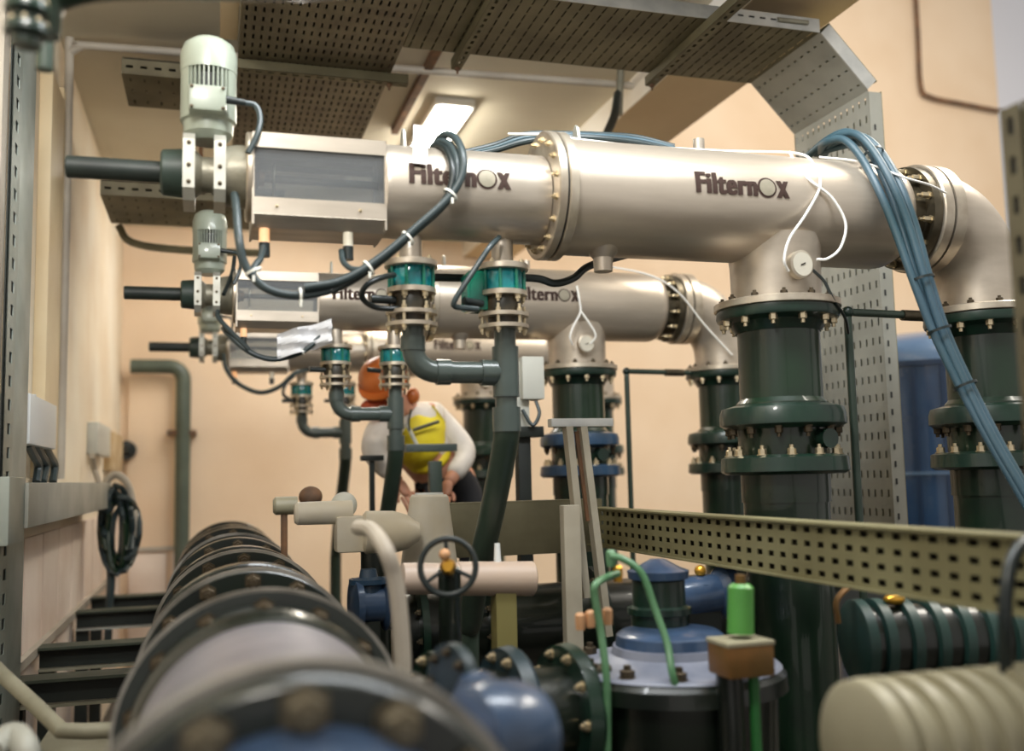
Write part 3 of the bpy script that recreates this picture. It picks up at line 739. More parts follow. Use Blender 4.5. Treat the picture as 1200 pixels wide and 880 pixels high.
for (px, py) in ((528, 228), (478, 279), (432, 314), (352, 347), (297, 318)):
    c = AY(px, py, yf-.004)
    i = min(range(len(ptsA)), key=lambda k: (ptsA[k]-c).length)
    t = (ptsA[min(i+1, len(ptsA)-1)]-ptsA[max(i-1, 0)]).normalized()
    b = MB(); b.ring(c-t*.003, t, .019, .0225, .006, 16); b.obox(c+V((.0, -.018, -.022)), (1, 0, 0), (0, 1, 0), (0, 0, 1), .003, .003, .008)
    b.build('cable_tie', 'tie_white', R)
o = MB()
b = MB(); b.box((.52, Y0-.139, 2.452), (.560, Y0-.137, 2.56), rot=Matrix.Rotation(.03, 3, 'Y'))
o = b.build('paper_tag', 'paper_white'); tag(o, 'blank white paper tag stuck on the small shell of the nearest filter', 'tag')

# blue cable bundle thrown over the main shell
R = thing('cable_bundle', AY(1050, 230, 2.5), 'thick bundle of blue-grey cables draped over the nearest filter by its right flange', 'cable')
Yb = 2.50
base = [AY(968, 182, 2.90), AY(975, 170, 2.74), AY(1000, 166, 2.66), AY(1022, 185, 2.60), AY(1045, 225, 2.535), AY(1062, 270, 2.51), AY(1080, 330, 2.48), AY(1100, 390, 2.46), AY(1130, 455, 2.42), AY(1165, 520, 2.36), AY(1200, 578, 2.3), AY(1235, 640, 2.25), AY(1255, 720, 2.22), AY(1262, 820, 2.22), AY(1264, 1000, 2.22), AY(1264, 1250, 2.22)]
import itertools
offs = [(-.026, 0, .0), (-.006, -.016, .010), (.017, .0, .013), (.0, .014, .02), (.022, -.013, -.006)]
for i, f_ in enumerate(offs):
    P_ = []
    for k, p in enumerate(base):
        t = min(1, k/4); wv = .012*math.sin(k*.9+i*1.9)
        sc_ = (1.0, 1.3, 1.8, 1.8, 1.6, 1.3, .9)[k] if k < 7 else .72
        P_.append(p+V(f_)*sc_+V((wv*.6, 0, wv*.4 if k < 5 else 0)))
    P_[0] += V((-.02*i, 0, -.02*(i % 2)))
    MB().tube(P_, .0125, 12).build('cable', 'cable_blue', R)
for k in (3, 6, 7, 8):
    c = base[k]+V((0, -.004, .008)); t = (base[k+1]-base[k-1]).normalized()
    MB().ring(c-t*.004, t, .033, .036, .008, 18).build('cable_tie', 'cable_black', R)

# black leads to the valves
cab('valve_lead', [AY(585, 278, Y0-.06), AY(572, 292, Y0-.1), AY(552, 322, Y0-.1), AY(534, 350, Y0-.09), AY(533, 359, Y0-.08), AY(548, 361, Y0-.06), AY(560, 362, Y0-.05)], .008, 'cable_teal', 'dark lead hanging in a sharp loop left of the right valve on nearest filter')
cab('valve_lead', [AY(470, 362, Y0-.03), AY(440, 360, Y0-.06), AY(424, 348, Y0-.1), AY(430, 334, Y0-.12), AY(448, 325, Y0-.1), AY(462, 322, Y0-.06)], .008, 'cable_black', 'dark lead curling round the left valve of nearest filter')
cab('pipe_lead', [AY(505, 325, Y0+.12), AY(560, 326, Y0+.14), AY(625, 326, Y0+.10), AY(650, 332, Y0+.08), AY(672, 326, Y0+.08), AY(690, 312, Y0+.1), AY(730, 300, Y0+.2), AY(770, 290, Y0+.25)], .012, 'cable_black', 'thick dark cable sagging below the main shell of the nearest filter')
cab('gauge_lead', [AY(952, 316, Y0-.17), AY(966, 330, Y0-.17), AY(976, 350, Y0-.17), AY(990, 372, Y0-.10), AY(994, 390, Y0-.02)], .005, 'cable_black', 'thin black lead from gauge of nearest filter to the vent pipe')
R = thing('top_cables', AY(690, 165, Y0+.12), 'grey-blue cables lying over the top of the nearest filter beside its flange', 'cable')
for i in range(3):
    MB().tube([AY(540, 184-2*i, Y0+.22), AY(580, 176-3*i, Y0+.20), AY(615, 166-4*i, Y0+.16), AY(655, 161-2*i, Y0+.12), AY(700, 162-2*i, Y0+.10+.02*i), AY(745, 167-3*i, Y0+.12+.02*i), AY(790, 176-2*i, Y0+.13)], .010, 10).build('cable', 'cable_blue' if i % 2 else 'cable_teal', R)
# white signal wires
G = 'white signal wires'
cab('signal_wire', [AY(596, 157, Y0+.1), AY(640, 158, Y0-.0), AY(690, 165, Y0-.02), AY(760, 172, Y0-.02), AY(850, 177, Y0-.03), AY(935, 180, Y0-.06), AY(955, 196, Y0-.13), AY(961, 218, Y0-.175), AY(945, 250, Y0-.185), AY(925, 280, Y0-.19), AY(919, 305, Y0-.19), AY(924, 318, Y0-.18)], .0042, 'wire_white', 'white wire running along the top of the nearest filter down to its gauge', group=G)
cab('signal_wire', [AY(925, 178, Y0-.05), AY(935, 195, Y0-.12), AY(950, 212, Y0-.17), AY(975, 232, Y0-.185), AY(991, 262, Y0-.19), AY(985, 290, Y0-.19), AY(970, 303, Y0-.19), AY(957, 304, Y0-.18)], .0042, 'wire_white', 'white wire forming the right side of the loop above the nearest gauge', group=G)
cab('signal_wire', [AY(960, 184, Y0-.03), AY(1010, 190, Y0-.12), AY(1060, 208, Y0-.22), AY(1090, 217, Y0-.20), AY(1108, 226, Y0-.185)], .0035, 'wire_white', 'white wire crossing beneath the blue cable bundle', group=G)
cab('signal_wire', [AY(676, 335, YR[1]-.19), AY(679, 352, YR[1]-.2), AY(680, 366, YR[1]-.2), AY(672, 382, YR[1]-.2), AY(668, 395, YR[1]-.2), AY(671, 404, YR[1]-.18)], .005, 'wire_white', 'white wire left of the gauge on the middle filter', group=G)
cab('signal_wire', [AY(680, 364, YR[1]-.2), AY(690, 378, YR[1]-.2), AY(698, 393, YR[1]-.2), AY(692, 403, YR[1]-.18)], .005, 'wire_white', 'white wire right of the gauge on the middle filter', group=G)
cab('signal_wire', [AY(700, 310, YR[1]-.1), AY(760, 322, YR[1]-.2), AY(795, 343, YR[1]-.2), AY(825, 380, YR[1]-.17), AY(858, 416, YR[1]-.16)], .0045, 'wire_white', 'long white wire lying down the elbow of the middle filter', group=G)

# harnesses of the other two filters
yb = YR[1]-.17
R = thing('cable_harness', AY(330, 410, yb), 'dark cable harness sagging under the service box of the middle filter', 'cable')
MB().tube([AY(262, 385, yb+.1), AY(268, 392, yb+.03), AY(292, 412, yb), AY(320, 421, yb), AY(352, 413, yb), AY(372, 398, yb), AY(388, 384, yb+.06)], .012, 10).build('cable', 'cable_teal', R)
MB().tube([AY(255, 365, yb+.1), AY(258, 375, yb+.03), AY(292, 410, yb-.01)], .010, 10).build('cable', 'cable_teal', R)
MB().tube([AY(275, 300, yb+.1), AY(272, 320, yb+.1), AY(262, 345, yb)], .009, 10).build('cable', 'cable_black', R)
b = MB(); b.ring(AY(353, 412, yb), V((1, 0, .5)), .014, .019, .008, 14); b.build('cable_tie', 'tie_white', R)
yc = YR[2]-.17
R = thing('cable_harness', AY(310, 455, yc), 'dark cable harness sagging under the service box of the farthest filter', 'cable')
MB().tube([AY(262, 415, yc+.05), AY(265, 432, yc), AY(280, 450, yc), AY(305, 460, yc), AY(328, 453, yc), AY(345, 438, yc), AY(362, 433, yc+.1)], .014, 10).build('cable', 'cable_teal', R)
MB().tube([AY(345, 440, yc), AY(335, 450, yc-.02), AY(332, 462, yc-.02), AY(342, 470, yc)], .010, 8).build('cable', 'cable_black', R)
# white cloth stuffed on the middle harness
bm = bmesh.new(); bmesh.ops.create_grid(bm, x_segments=14, y_segments=10, size=1)
a = AY(357, 397, YR[1]-.19); vsx = []
b = MB()
vs_ = [a+V((v.co.x*.115, (.02*math.sin(v.co.x*5)+.018*math.sin(v.co.y*6+v.co.x*3)), v.co.y*.055+v.co.x*.035)) for v in bm.verts]
bm.verts.index_update(); fs_ = [[v.index for v in f.verts] for f in bm.faces]; bm.free()
n_ = len(vs_); edge = [v+V((0, .004, 0)) for v in vs_]
b.add(vs_, fs_); b.add(edge, [f[::-1] for f in fs_])
o = b.build('plastic_wrap', 'paper_white'); tag(o, 'crumpled white plastic sheet caught on the harness below the middle filter', 'plastic sheet')

# ================================================================== LEFT WALL GEAR
R = thing('slotted_upright', (-.6, 3.5, .02), 'tall pale grey slotted upright at the left edge of the frame', 'upright')
b = MB(); b.perf((-.6, 3.29, .05), (0, 1, 0), (0, 0, 1), 1, 42, .145, .0735, .045, .034, .003)
b.build('slotted_plate', 'upright_grey', R)
MB().box((-.606, 3.28, .02), (-.602, 3.44, 3.12)).build('back_plate', 'beam_black', R)  # dark sheet added so the slots read as black shade
MB().box((-.62, 3.435, .02), (-.60, 3.70, 3.13), bev=.003).build('front_plate', 'upright_grey', R)
MB().box((-.66, 3.20, .02), (-.61, 3.285, 3.10)).build('side_flange', 'conduit_grey', R)
b = AX(12, 590, -.58); MB().box((-.60, b.y-.13, b.z-.12), (-.56, b.y+.12, b.z+.08), bev=.005).build('splice_plate', 'upright_grey', R)
R = thing('wall_rail', (-.55, 4.9, 1.47), 'wide plain grey rail running back along the left wall at eye height', 'rail')
MB().box((-.56, 3.44, 1.47), (-.548, 6.15, 1.612), bev=.003).build('face_plate', 'rail_grey', R)
MB().box((-.69, 3.70, 1.606), (-.56, 6.15, 1.612)).build('top_plate', 'rail_grey', R)
MB().box((-.69, 6.13, 1.47), (-.56, 6.15, 1.60)).build('bracket', 'rail_grey', R)
# vertical conduits on the left wall
def wallbox(name, px0, px1, py0, py1, d, m, lab, cat, X=-.7, group=None):
    a = AX(px0, (py0+py1)/2, X); b = AX(px1, (py0+py1)/2, X)
    zt = AX((px0+px1)/2, py0, X).z; zb = AX((px0+px1)/2, py1, X).z
    o = MB().box((X, a.y, zb), (X+d, b.y, zt), bev=.004).build(name, m); tag(o, lab, cat, group); return o
wallbox('flat_trunking', 41, 56, 85, 560, .05, 'conduit_beige', 'wide cream trunking climbing the left wall beside the slotted upright', 'trunking')
wallbox('flat_trunking', 60, 70, 100, 560, .035, 'conduit_beige', 'narrower cream trunking between the wide trunking and round conduit on the left wall', 'trunking')
R = thing('junction_box', AX(45, 520, -.66), 'white electrical junction box on left wall above the grey rail with black cables below', 'electrical box')
a = AX(28, 495, -.62); b = AX(60, 495, -.62); zt = AX(45, 468, -.62).z; zb = AX(45, 524, -.62).z
MB().box((-.70, a.y, zb), (-.60, b.y, zt), bev=.008).build('enclosure', 'box_white', R)
MB().cyl((-.65, (a.y+b.y)/2, zt), (-.65, (a.y+b.y)/2, zt+.02), .02, n=12).build('top_gland', 'box_white', R)
for px, e in ((33, 0), (42, .02), (52, 0)):
    p = AX(px, 520, -.63); q = AX(px+12, 545, -.63); r_ = AX(px+10-e*100, 565, -.63)
    MB().tube([p, p.lerp(q, .5), q, r_], .016, 8).build('cable', 'cable_teal', R)
wallbox('switch_box', 102, 118, 498, 534, .06, 'box_grey', 'small grey switch box on the left wall near the corner', 'electrical box')
wallbox('socket_box', 121, 136, 508, 552, .05, 'box_beige', 'beige stained socket box in the corner of left wall', 'electrical box')
R = thing('rotary_switch', AY(150, 528, 8.3), 'black round rotary switch on back wall right of the beige socket box', 'switch')
a = AY(149, 528, 8.5); MB().cyl(a, a-V((0, .12, 0)), .075, n=24).build('base', 'cable_black', R)
MB().cyl(a-V((0, .12, 0)), a-V((-.05, .22, 0)), .035, n=14).build('knob', 'cable_black', R)
# coil of cable hanging from the rail
R = thing('cable_coil', (-.5, 6.0, 1.0), 'tangled dark green coil of cable hanging at end of the grey wall rail', 'cable')
for i in range(9):
    cx = 138+random.uniform(-7, 7); cy = 628+random.uniform(-10, 10); rx = 15+random.uniform(-6, 6); ry = 42+random.uniform(-12, 10)
    pts = [AY(cx+rx*math.cos(t*2*PI/16+i), cy+ry*math.sin(t*2*PI/16+i), 6.0+random.uniform(-.06, .06)) for t in range(16)]
    MB().tube(pts, .016, 7, smooth=False, closed=True).build('cable', 'cable_teal' if i % 3 else 'pipe_green', R)
MB().tube([AY(118, 600, 6), AY(122, 570, 6), AY(135, 556, 6), AY(150, 568, 6), AY(157, 600, 6), AY(160, 630, 6)], .02, 8).build('hanging_hose', 'conduit_grey', R)
MB().tube([AY(128, 650, 6), AY(130, 680, 6), AY(128, 715, 6), AY(126, 760, 6)], .022, 8).build('cable_tail', 'cable_teal', R)
cab('box_lead', [AX(108, 534, -.64), AX(110, 548, -.64), AX(114, 560, -.62), AX(118, 575, -.60)], .016, 'conduit_grey', 'short lead hanging from the small grey switch box')

# thick green pipe on the back wall
R = thing('wall_pipe', (-.22, 8.38, .02), 'thick grey-green pipe with one elbow standing against the back wall', 'pipe')
zt = 2.53
MB().tube([V((-.62, 8.36, zt)), V((-.33, 8.36, zt))]+arc(-.33, zt-.11, .11, PI/2, 0, 8, 8.36)+[V((-.22, 8.36, .03))], .057, 20, smooth=False).build('pipe_run', 'pipe_wall_green', R)
MB().box((-.34, 8.33, 1.98), (-.12, 8.5, 2.02)).build('wall_clamp', 'rust_brown', R)

# near dark green pipework in the top left corner
R = thing('overhead_green_pipe', (-.45, 1.7, 2.6), 'dark green pipework filling the top left corner of the frame', 'pipe')
Yt = 1.75
MB().tube([AY(32, -60, Yt), AY(33, -10, Yt), AY(32, 25, Yt), AY(30, 54, Yt)], .024, 20).build('down_pipe', 'pipe_green', R)
dn = (AY(30, 54, Yt)-AY(33, -10, Yt)).normalized()
for py_ in (4, 30):
    f = MB().lathe(AY(32, py_, Yt), dn, [(0, .033), (.003, .035), (.016, .035)], 24).build('flange', 'flange_green', R)
    bolts(f, AY(32, py_, Yt), -dn, .029, 8, .0045)
MB().tube([AY(48, 40, Yt+.1), AY(52, 8, Yt+.1), AY(68, -8, Yt+.1), AY(110, -19, Yt+.1), AY(180, -22, Yt+.1), AY(300, -20, Yt+.1), AY(420, -24, Yt+.1), AY(700, -60, Yt+.1), AY(1100, -130, Yt+.1), AY(1115, -400, Yt+.1)], .032, 16).build('cross_pipe', 'pipe_green', R)
MB().cyl(AY(56, -30, Yt+.3), AY(52, 82, Yt+.3), .016, n=16).build('side_pipe', 'pvc_green', R)

# ================================================================== NEAR BIG PIPELINE
PX, PZ = .102, 1.10
R = thing('main_pipeline', (PX, 3.2, .02), 'big dark flanged pipeline running from the bottom of the frame to the back wall', 'pipeline')
D = V((0, 1, 0))
def pl(y, prof, name, m, n=56): return MB().lathe((PX, y, PZ), D, prof, n).build(name, m, R)
pl(.98, [(0, .20), (.03, .226), (.19, .226)], 'near_sleeve', 'valve_blue')
pl(.80, [(0, .17), (.02, .215), (.05, .215), (.07, .2)], 'clamp_ring', 'silver_paint')
f = pl(1.17, [(0, .2), (.004, .268), (.012, .276), (.03, .28), (.036, .276)], 'flange', 'pipe_black')
MB().ring((PX, 1.205, PZ), D, .262, .292, .035, 64).build('flange_rim', 'rim_grey', R)
bolts(f, (PX, 1.168, PZ), (0, -1, 0), .243, 14, .0235, 'bolt_grey', .5, .035)
pl(1.22, [(0, .275), (.05, .27), (.10, .23)], 'collar', 'pipe_black')
pl(1.30, [(0, .237), (.66, .237)], 'silver_shell', 'silver_paint')
pl(1.95, [(0, .238), (.02, .25), (.13, .255)], 'collar', 'pipe_black')
f = pl(2.08, [(0, .262), (.005, .279), (.04, .28), (.045, .27)], 'flange', 'pipe_black')
MB().ring((PX, 2.085, PZ), D, .268, .286, .02, 64).build('flange_rim', 'rim_grey', R)
bolts(f, (PX, 2.078, PZ), (0, -1, 0), .245, 14, .018, 'bolt_dark', .5, .04)
ys = [2.62, 2.84, 3.35, 3.60, 4.15, 4.42, 5.10, 5.40, 5.87]
pl(2.12, [(0, .195), (5.2, .195)], 'shell', 'pipe_black')
for i, y in enumerate(ys):
    f = pl(y, [(0, .19), (.002, .272), (.006, .277), (.04, .28), (.046, .19)], 'flange', 'pipe_black')
    bolts(f, (PX, y, PZ), (0, -1, 0), .25, 14, .017, 'bolt_dark', .5, .03)
    if i in (0, 2, 5): MB().ring((PX, y+.004, PZ), D, .27, .284, .02, 48).build('flange_rim', 'rim_grey', R)
for y in (1.5, 3.25, 5.0):
    MB().box((PX-.2, y, .02), (PX+.2, y+.08, PZ-.2)).build('saddle', 'beam_black', R)
cab('steel_cable', [AY(330, 905, 1.0), AY(300, 880, 1.0), AY(240, 893, 1.0)], .006, 'wire_white', 'thin wire at bottom edge') if False else None

# crossbeams between wall and pipeline
G = 'dark crossbeams beside the pipeline'
for y, lb in ((3.74, 'nearest'), (4.45, 'second nearest'), (5.6, 'third'), (6.25, 'farthest')):
    R = thing('crossbeam', (-.42, y, .4), '%s dark crossbeam with pale top, between left wall and big pipeline' % lb, 'beam', G)
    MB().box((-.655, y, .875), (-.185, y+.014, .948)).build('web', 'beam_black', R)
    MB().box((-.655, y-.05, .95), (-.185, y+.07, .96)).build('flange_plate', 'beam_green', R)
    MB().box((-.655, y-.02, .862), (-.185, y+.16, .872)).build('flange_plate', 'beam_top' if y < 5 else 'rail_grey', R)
    MB().box((-.66, y+.02, .02), (-.60, y+.08, .86)).build('post', 'beam_black', R)
# lower pale guard rail bottom left
R = thing('guard_rail', (-.5, 2.9, .8), 'pale bent guard rail in the bottom left corner', 'rail')
a = AX(-12, 775, -.56)
MB().tube([AY(-30, 755, 3.4), AY(2, 790, 3.1), AY(40, 825, 2.9), AY(72, 856, 2.75), AY(100, 857, 2.75), AY(140, 855, 2.75)], .02, 12, smooth=False).build('tube', 'beam_top', R)
MB().tube([AY(-10, 880, 2.3), AY(15, 862, 2.35), AY(30, 880, 2.3), AY(32, 930, 2.3)], .028, 12).build('tube', 'rail_grey', R)
MB().box(AY(30, 900, 2.9), AY(140, 875, 3.0)+V((0, .3, 0))).build('foot_plate', 'beam_top', R)

# ================================================================== PERFORATED SIDE TRAY
R = thing('perforated_side_tray', (1.4, 2.3, 1.33), 'long beige perforated tray set on edge, crossing the right half below the filters', 'cable tray')
nv = 4; ln = 3.62-.95
MB().perf((1.40, .95, 1.332), (0, 1, 0), (0, 0, 1), int(ln/.056), nv, .056, .137/nv, .027, .0145, .003).build('perforated_face', 'tray_beige', R)
MB().box((1.385, .95, 1.466), (1.46, 3.62, 1.472)).build('top_lip', 'tray_beige', R)
MB().box((1.385, .95, 1.328), (1.46, 3.62, 1.333)).build('bottom_lip', 'tray_beige', R)
MB().box((1.458, .95, 1.33), (1.462, 3.62, 1.47)).build('back_plate', 'tray_dark', R)
R = thing('side_tray_end', (1.1, 3.64, 1.27), 'plain brownish tray end behind the slanting support legs', 'cable tray')
MB().box((.80, 3.64, 1.30), (1.46, 3.652, 1.50), bev=.003).build('face_plate', 'tray_olive', R)
MB().box((.80, 3.64, 1.496), (1.46, 3.74, 1.502)).build('top_lip', 'tray_olive', R)
# support trestle in front of the middle riser
R = thing('support_trestle', (1.12, 2.95, .02), 'pale steel trestle with slanting legs under a white crossbar, before the blue-flanged riser', 'support')
Ys = 2.95
a = AY(644, 496, Ys); b = AY(716, 492, Ys)
MB().box((a.x, Ys-.02, a.z-.012), (b.x, Ys+.02, a.z+.014), bev=.003).build('crossbar', 'tray_white', R)
for (x0, y0, x1, y1) in ((665, 500, 686, 700), (682, 500, 712, 745)):
    p = AY(x0, y0, Ys); q = AY(x1, y1, Ys)
    d = (q-p).normalized(); b_ = MB(); L = (q-p).length
    b_.obox((p+q)/2, d, (0, 1, 0), d.cross(V((0, 1, 0))), L/2, .02, .011); b_.build('leg', 'leg_beige', R)
b_ = MB(); p = AY(678, 505, Ys+.01); q = AY(692, 610, Ys+.01); b_.obox((p+q)/2, q-p, (0, 1, 0), (q-p).cross(V((0, 1, 0))), (q-p).length/2, .006, .014); b_.build('rusty_strip', 'rust_brown', R)
p = AY(662, 592, Ys-.05); q = AY(672, 745, Ys-.05); MB().box((p.x-.012, Ys-.07, .02), (q.x+.026, Ys-.03, p.z), bev=.004).build('post', 'leg_beige', R)

# grey panel box on a black post
R = thing('control_box', (1.31, 4.05, .02), 'light grey control box on black post behind the right valve', 'electrical box')
a = AY(610, 418, 4.0); b = AY(637, 468, 4.0)
MB().box((a.x, 3.98, b.z), (b.x, 4.10, a.z), bev=.006).build('enclosure', 'box_grey', R)
MB().box((a.x-.03, 4.02, AY(600, 505, 4.).z), (a.x+.04, 4.05, a.z-.02)).build('back_plate', 'box_grey', R)
a = AY(613, 510, 4.05); MB().box((a.x-.028, 4.03, .02), (a.x+.028, 4.09, a.z), bev=.004).build('post', 'beam_black', R)
a = AY(600, 500, 4.02); b = AY(636, 512, 4.02); MB().box((a.x, 4.0, b.z), (b.x, 4.1, a.z), bev=.003).build('shelf_bracket', 'beam_black', R)
MB().tube([AY(628, 470, 4.0), AY(632, 485, 3.98), AY(624, 498, 3.98), AY(612, 480, 4.0)], .008, 8).build('lead', 'cable_teal', R)
R = thing('small_stand', (.62, 4.9, .02), 'small black T-shaped stand at left below the crouching worker', 'stand')
Yq = 4.75
a = AY(424, 537, Yq); b = AY(450, 533, Yq); MB().box((a.x, Yq, a.z-.012), (b.x, Yq+.06, a.z+.014), bev=.003).build('head', 'beam_black', R)
a = AY(437, 540, Yq); MB().box((a.x-.012, Yq+.02, .02), (a.x+.012, Yq+.045, a.z)).build('stem', 'beam_black', R)
R = thing('pipe_table', (1.12, 4.65, .02), 'grey flat bar on a post in front of the worker', 'stand')
a = AY(476, 528, 4.6); b = AY(536, 520, 4.6); MB().box((a.x, 4.6, a.z-.006), (b.x, 4.68, a.z+.03), bev=.004).build('bar', 'pvc_grey', R)
a = AY(512, 540, 4.6); MB().box((a.x-.03, 4.62, .02), (a.x+.03, 4.67, a.z), bev=.003).build('post', 'pvc_green', R)

# ================================================================== BLUE TANK
R = thing('pressure_tank', (4.15, 5.2, .02), 'big blue domed pressure tank behind the perforated tray column', 'tank')
a = AY(1085, 378, 5.2); tx = 4.28; zt = AY(1085, 420, 4.6).z
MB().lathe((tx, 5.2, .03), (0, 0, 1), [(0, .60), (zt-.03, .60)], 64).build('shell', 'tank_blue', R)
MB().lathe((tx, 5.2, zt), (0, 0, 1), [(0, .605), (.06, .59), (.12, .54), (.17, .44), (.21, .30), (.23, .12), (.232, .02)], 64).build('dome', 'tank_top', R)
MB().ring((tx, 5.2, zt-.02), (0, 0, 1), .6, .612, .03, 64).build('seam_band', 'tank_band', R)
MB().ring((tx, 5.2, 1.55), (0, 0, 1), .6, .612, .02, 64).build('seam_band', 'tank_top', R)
b_ = MB()
for k in range(24):
    an = 2*PI*k/24; b_.obox((tx+.603*math.cos(an), 5.2+.603*math.sin(an), (zt)/2+.3), (math.cos(an), math.sin(an), 0), (-math.sin(an), math.cos(an), 0), (0, 0, 1), .006, .012, zt/2-.33)
b_.build('vertical_rib', 'tank_band', R)['kind'] = 'stuff'

# ================================================================== MIDDLE MACHINERY
# cream actuator group
R = thing('cream_actuator', AY(440, 640, 3.4), 'cream valve actuator with conical tower and side motor, left of centre', 'actuator')
Ya = 3.4
MB().lathe(AY(345, 602, Ya), AY(408, 600, Ya)-AY(345, 602, Ya), [(0, .03), (.01, .038), (.19, .040)], 28).build('small_motor', 'cream_paint', R)
MB().ball(AY(403, 592, Ya+.03), (.045, .04, .045)).build('motor_cap', 'box_grey', R)
a = AY(410, 622, Ya); MB().box(a-V((.05, .05, .07)), a+V((.05, .05, .05)), bev=.012).build('gear_case', 'cream_paint', R)
MB().lathe(AY(425, 624, Ya-.02), V((1, -.1, -.02)), [(0, .06), (.01, .072), (.10, .072), (.15, .058), (.19, .03)], 32).build('main_motor', 'cream_paint', R)
a = AY(503, 660, Ya+.1); b = AY(503, 582, Ya+.1)
MB().lathe(a, b-a, [(0, .10), ((b-a).length, .068), ((b-a).length+.008, .06)], 28).build('tower', 'cream_paint', R)
MB().lathe(b, b-a, [(0, .05), (.014, .05)], 28).build('top_disc', 'box_white', R)
a = AY(440, 660, Ya); MB().cyl((a.x, Ya, .02), (a.x, Ya, a.z+.05), .05, n=20).build('valve_stem', 'pipe_black', R)
R = thing('limit_switch', AY(333, 600, 3.9), 'small olive switch head on a thin brown post beside the back of the pipeline', 'switch')
MB().lathe(AY(320, 593, 3.9), V((1, 0, 0)), [(0, .025), (.01, .034), (.09, .034)], 20).build('head', 'cream_motor', R)
a = AY(333, 600, 3.9); MB().cyl((a.x, 3.9, 1.225), a, .013, n=10).build('post', 'rust_brown', R)
MB().ball(AY(364, 582, 3.9), (.045, .04, .04)).build('cap', 'rust_brown', R)
# beige curved hose
cab('beige_hose', [AY(420, 618, 2.3), AY(436, 622, 2.2), AY(452, 645, 2.1), AY(462, 675, 2.1), AY(468, 715, 2.1), AY(472, 780, 2.1), AY(470, 830, 2.1)], .018, 'conduit_grey', 'beige hose arching down in front of the cream actuator')
# pink horizontal cylinder
R = thing('horizontal_actuator', AY(550, 700, 2.8), 'pinkish horizontal cylinder actuator behind the black handwheel', 'actuator')
a = AY(470, 678, 2.8); b = AY(625, 678, 2.8)
MB().lathe(a, b-a, [(0, .036), (.004, .044), (.16, .044), (.164, .048), ((b-a).length-.004, .05), ((b-a).length, .045)], 36).build('cylinder', 'pink_paint', R)
a = AY(583, 655, 2.8); MB().cyl(a-V((0, 0, .01)), a+V((0, 0, .045)), .011, .008, 14).build('vent_plug', 'box_white', R)
a = AY(590, 700, 2.8); MB().box((a.x-.03, 2.77, .02), (a.x+.03, 2.83, a.z+.02)).build('mount', 'olive_paint', R)
# handwheel
R = thing('handwheel', AY(525, 665, 2.35), 'black round handwheel with brass hub in the middle foreground', 'handwheel')
c = AY(525, 664, 2.35); n_ = V((-.25, -1, .12)).normalized(); u, w_, _ = MB().frame(n_)
MB().tube([c+(u*math.cos(2*PI*k/40)+w_*math.sin(2*PI*k/40))*.066 for k in range(40)], .0075, 10, smooth=False, closed=True).build('rim', 'cable_black', R)
for k in range(3):
    d = u*math.cos(2*PI*k/3+.6)+w_*math.sin(2*PI*k/3+.6); MB().cyl(c, c+d*.066, .005, n=8).build('spoke', 'cable_black', R)
MB().lathe(c-n_*.03, n_, [(0, .02), (.03, .02), (.05, .012)], 16).build('hub', 'brass', R)
MB().ball(c+V((-.01, -.01, .03)), .014).build('knob', 'orange_part', R)
MB().cyl(c-n_*.01, c-n_*.2+V((0, 0, -.02)), .012, n=12).build('spindle', 'steel_dark', R)
MB().tube([c-n_*.18, c-n_*.2+V((0, 0, -.1)), (c-n_*.2).xy.to_3d()+V((0, 0, .02))], .03, 12, smooth=False).build('column', 'pipe_black', R)

# blue foreground valve at bottom centre
R = thing('blue_butterfly_valve', AY(590, 860, 1.5), 'blue-grey valve body with a shiny top at the bottom centre', 'valve')
c = AY(585, 865, 1.55); ax = V((.92, .3, 0)).normalized()
MB().lathe(c-ax*.06, ax, [(0, .07), (.01, .085), (.04, .09), (.1, .085), (.13, .07)], 36).build('body', 'valve_blue', R)
MB().lathe(AY(560, 800, 1.7)-V((0, 0, .12)), V((0, 0, 1)), [(0, .045), (.1, .045), (.13, .03), (.14, .01)], 24).build('bonnet', 'valve_blue', R)
f = MB().lathe(AY(553, 800, 1.8)-ax*.05, ax, [(0, .075), (.02, .075)], 32).build('flange', 'flange_blue_dark', R)
bolts(f, AY(553, 800, 1.8)-ax*.05, -ax, .06, 8, .008, 'bolt_dark')
MB().cyl((c.x, c.y, .02), (c.x, c.y, c.z), .05, n=16).build('stem_pipe', 'pipe_black', R)
# dark transverse pipe from pipeline towards the control valve
R = thing('transverse_pipe', (.7, 2.2, .02), 'dark flanged transverse pipe between the big pipeline and the round control valve', 'pipe')
a = V((.30, 2.25, 1.05)); b = V((1.0, 2.35, 1.02))
MB().cyl(a, b, .11, n=32).build('shell', 'pipe_black', R)
for t in (.25, .5, .72):
    p = a.lerp(b, t); f = MB().lathe(p, b-a, [(0, .16), (.03, .165), (.04, .16)], 36).build('flange', 'flange_blue_dark' if t == .5 else 'flange_green', R)
    bolts(f, p, a-b, .14, 10, .011, 'bolt_steel')
MB().box((.55, 2.2, .02), (.63, 2.4, .98)).build('saddle', 'beam_black', R)
R = thing('blue_gate_valve', (.42, 2.9, .02), 'blue gate valve body behind the beige hose', 'valve')
c = AY(432, 708, 3.2)
MB().lathe(c, V((1, .1, 0)), [(-.055, .04), (-.05, .085), (-.03, .085), (-.024, .06), (.04, .06), (.05, .085), (.07, .085), (.075, .04)], 36).build('body', 'valve_blue', R)
MB().lathe(c, V((0, 0, 1)), [(0, .05), (.06, .045), (.065, .062), (.08, .062), (.085, .03), (.11, .025)], 24).build('bonnet', 'flange_blue', R)
MB().box((c.x-.03, 3.16, .02), (c.x+.03, 3.24, c.z-.05)).build('foot', 'beam_black', R)

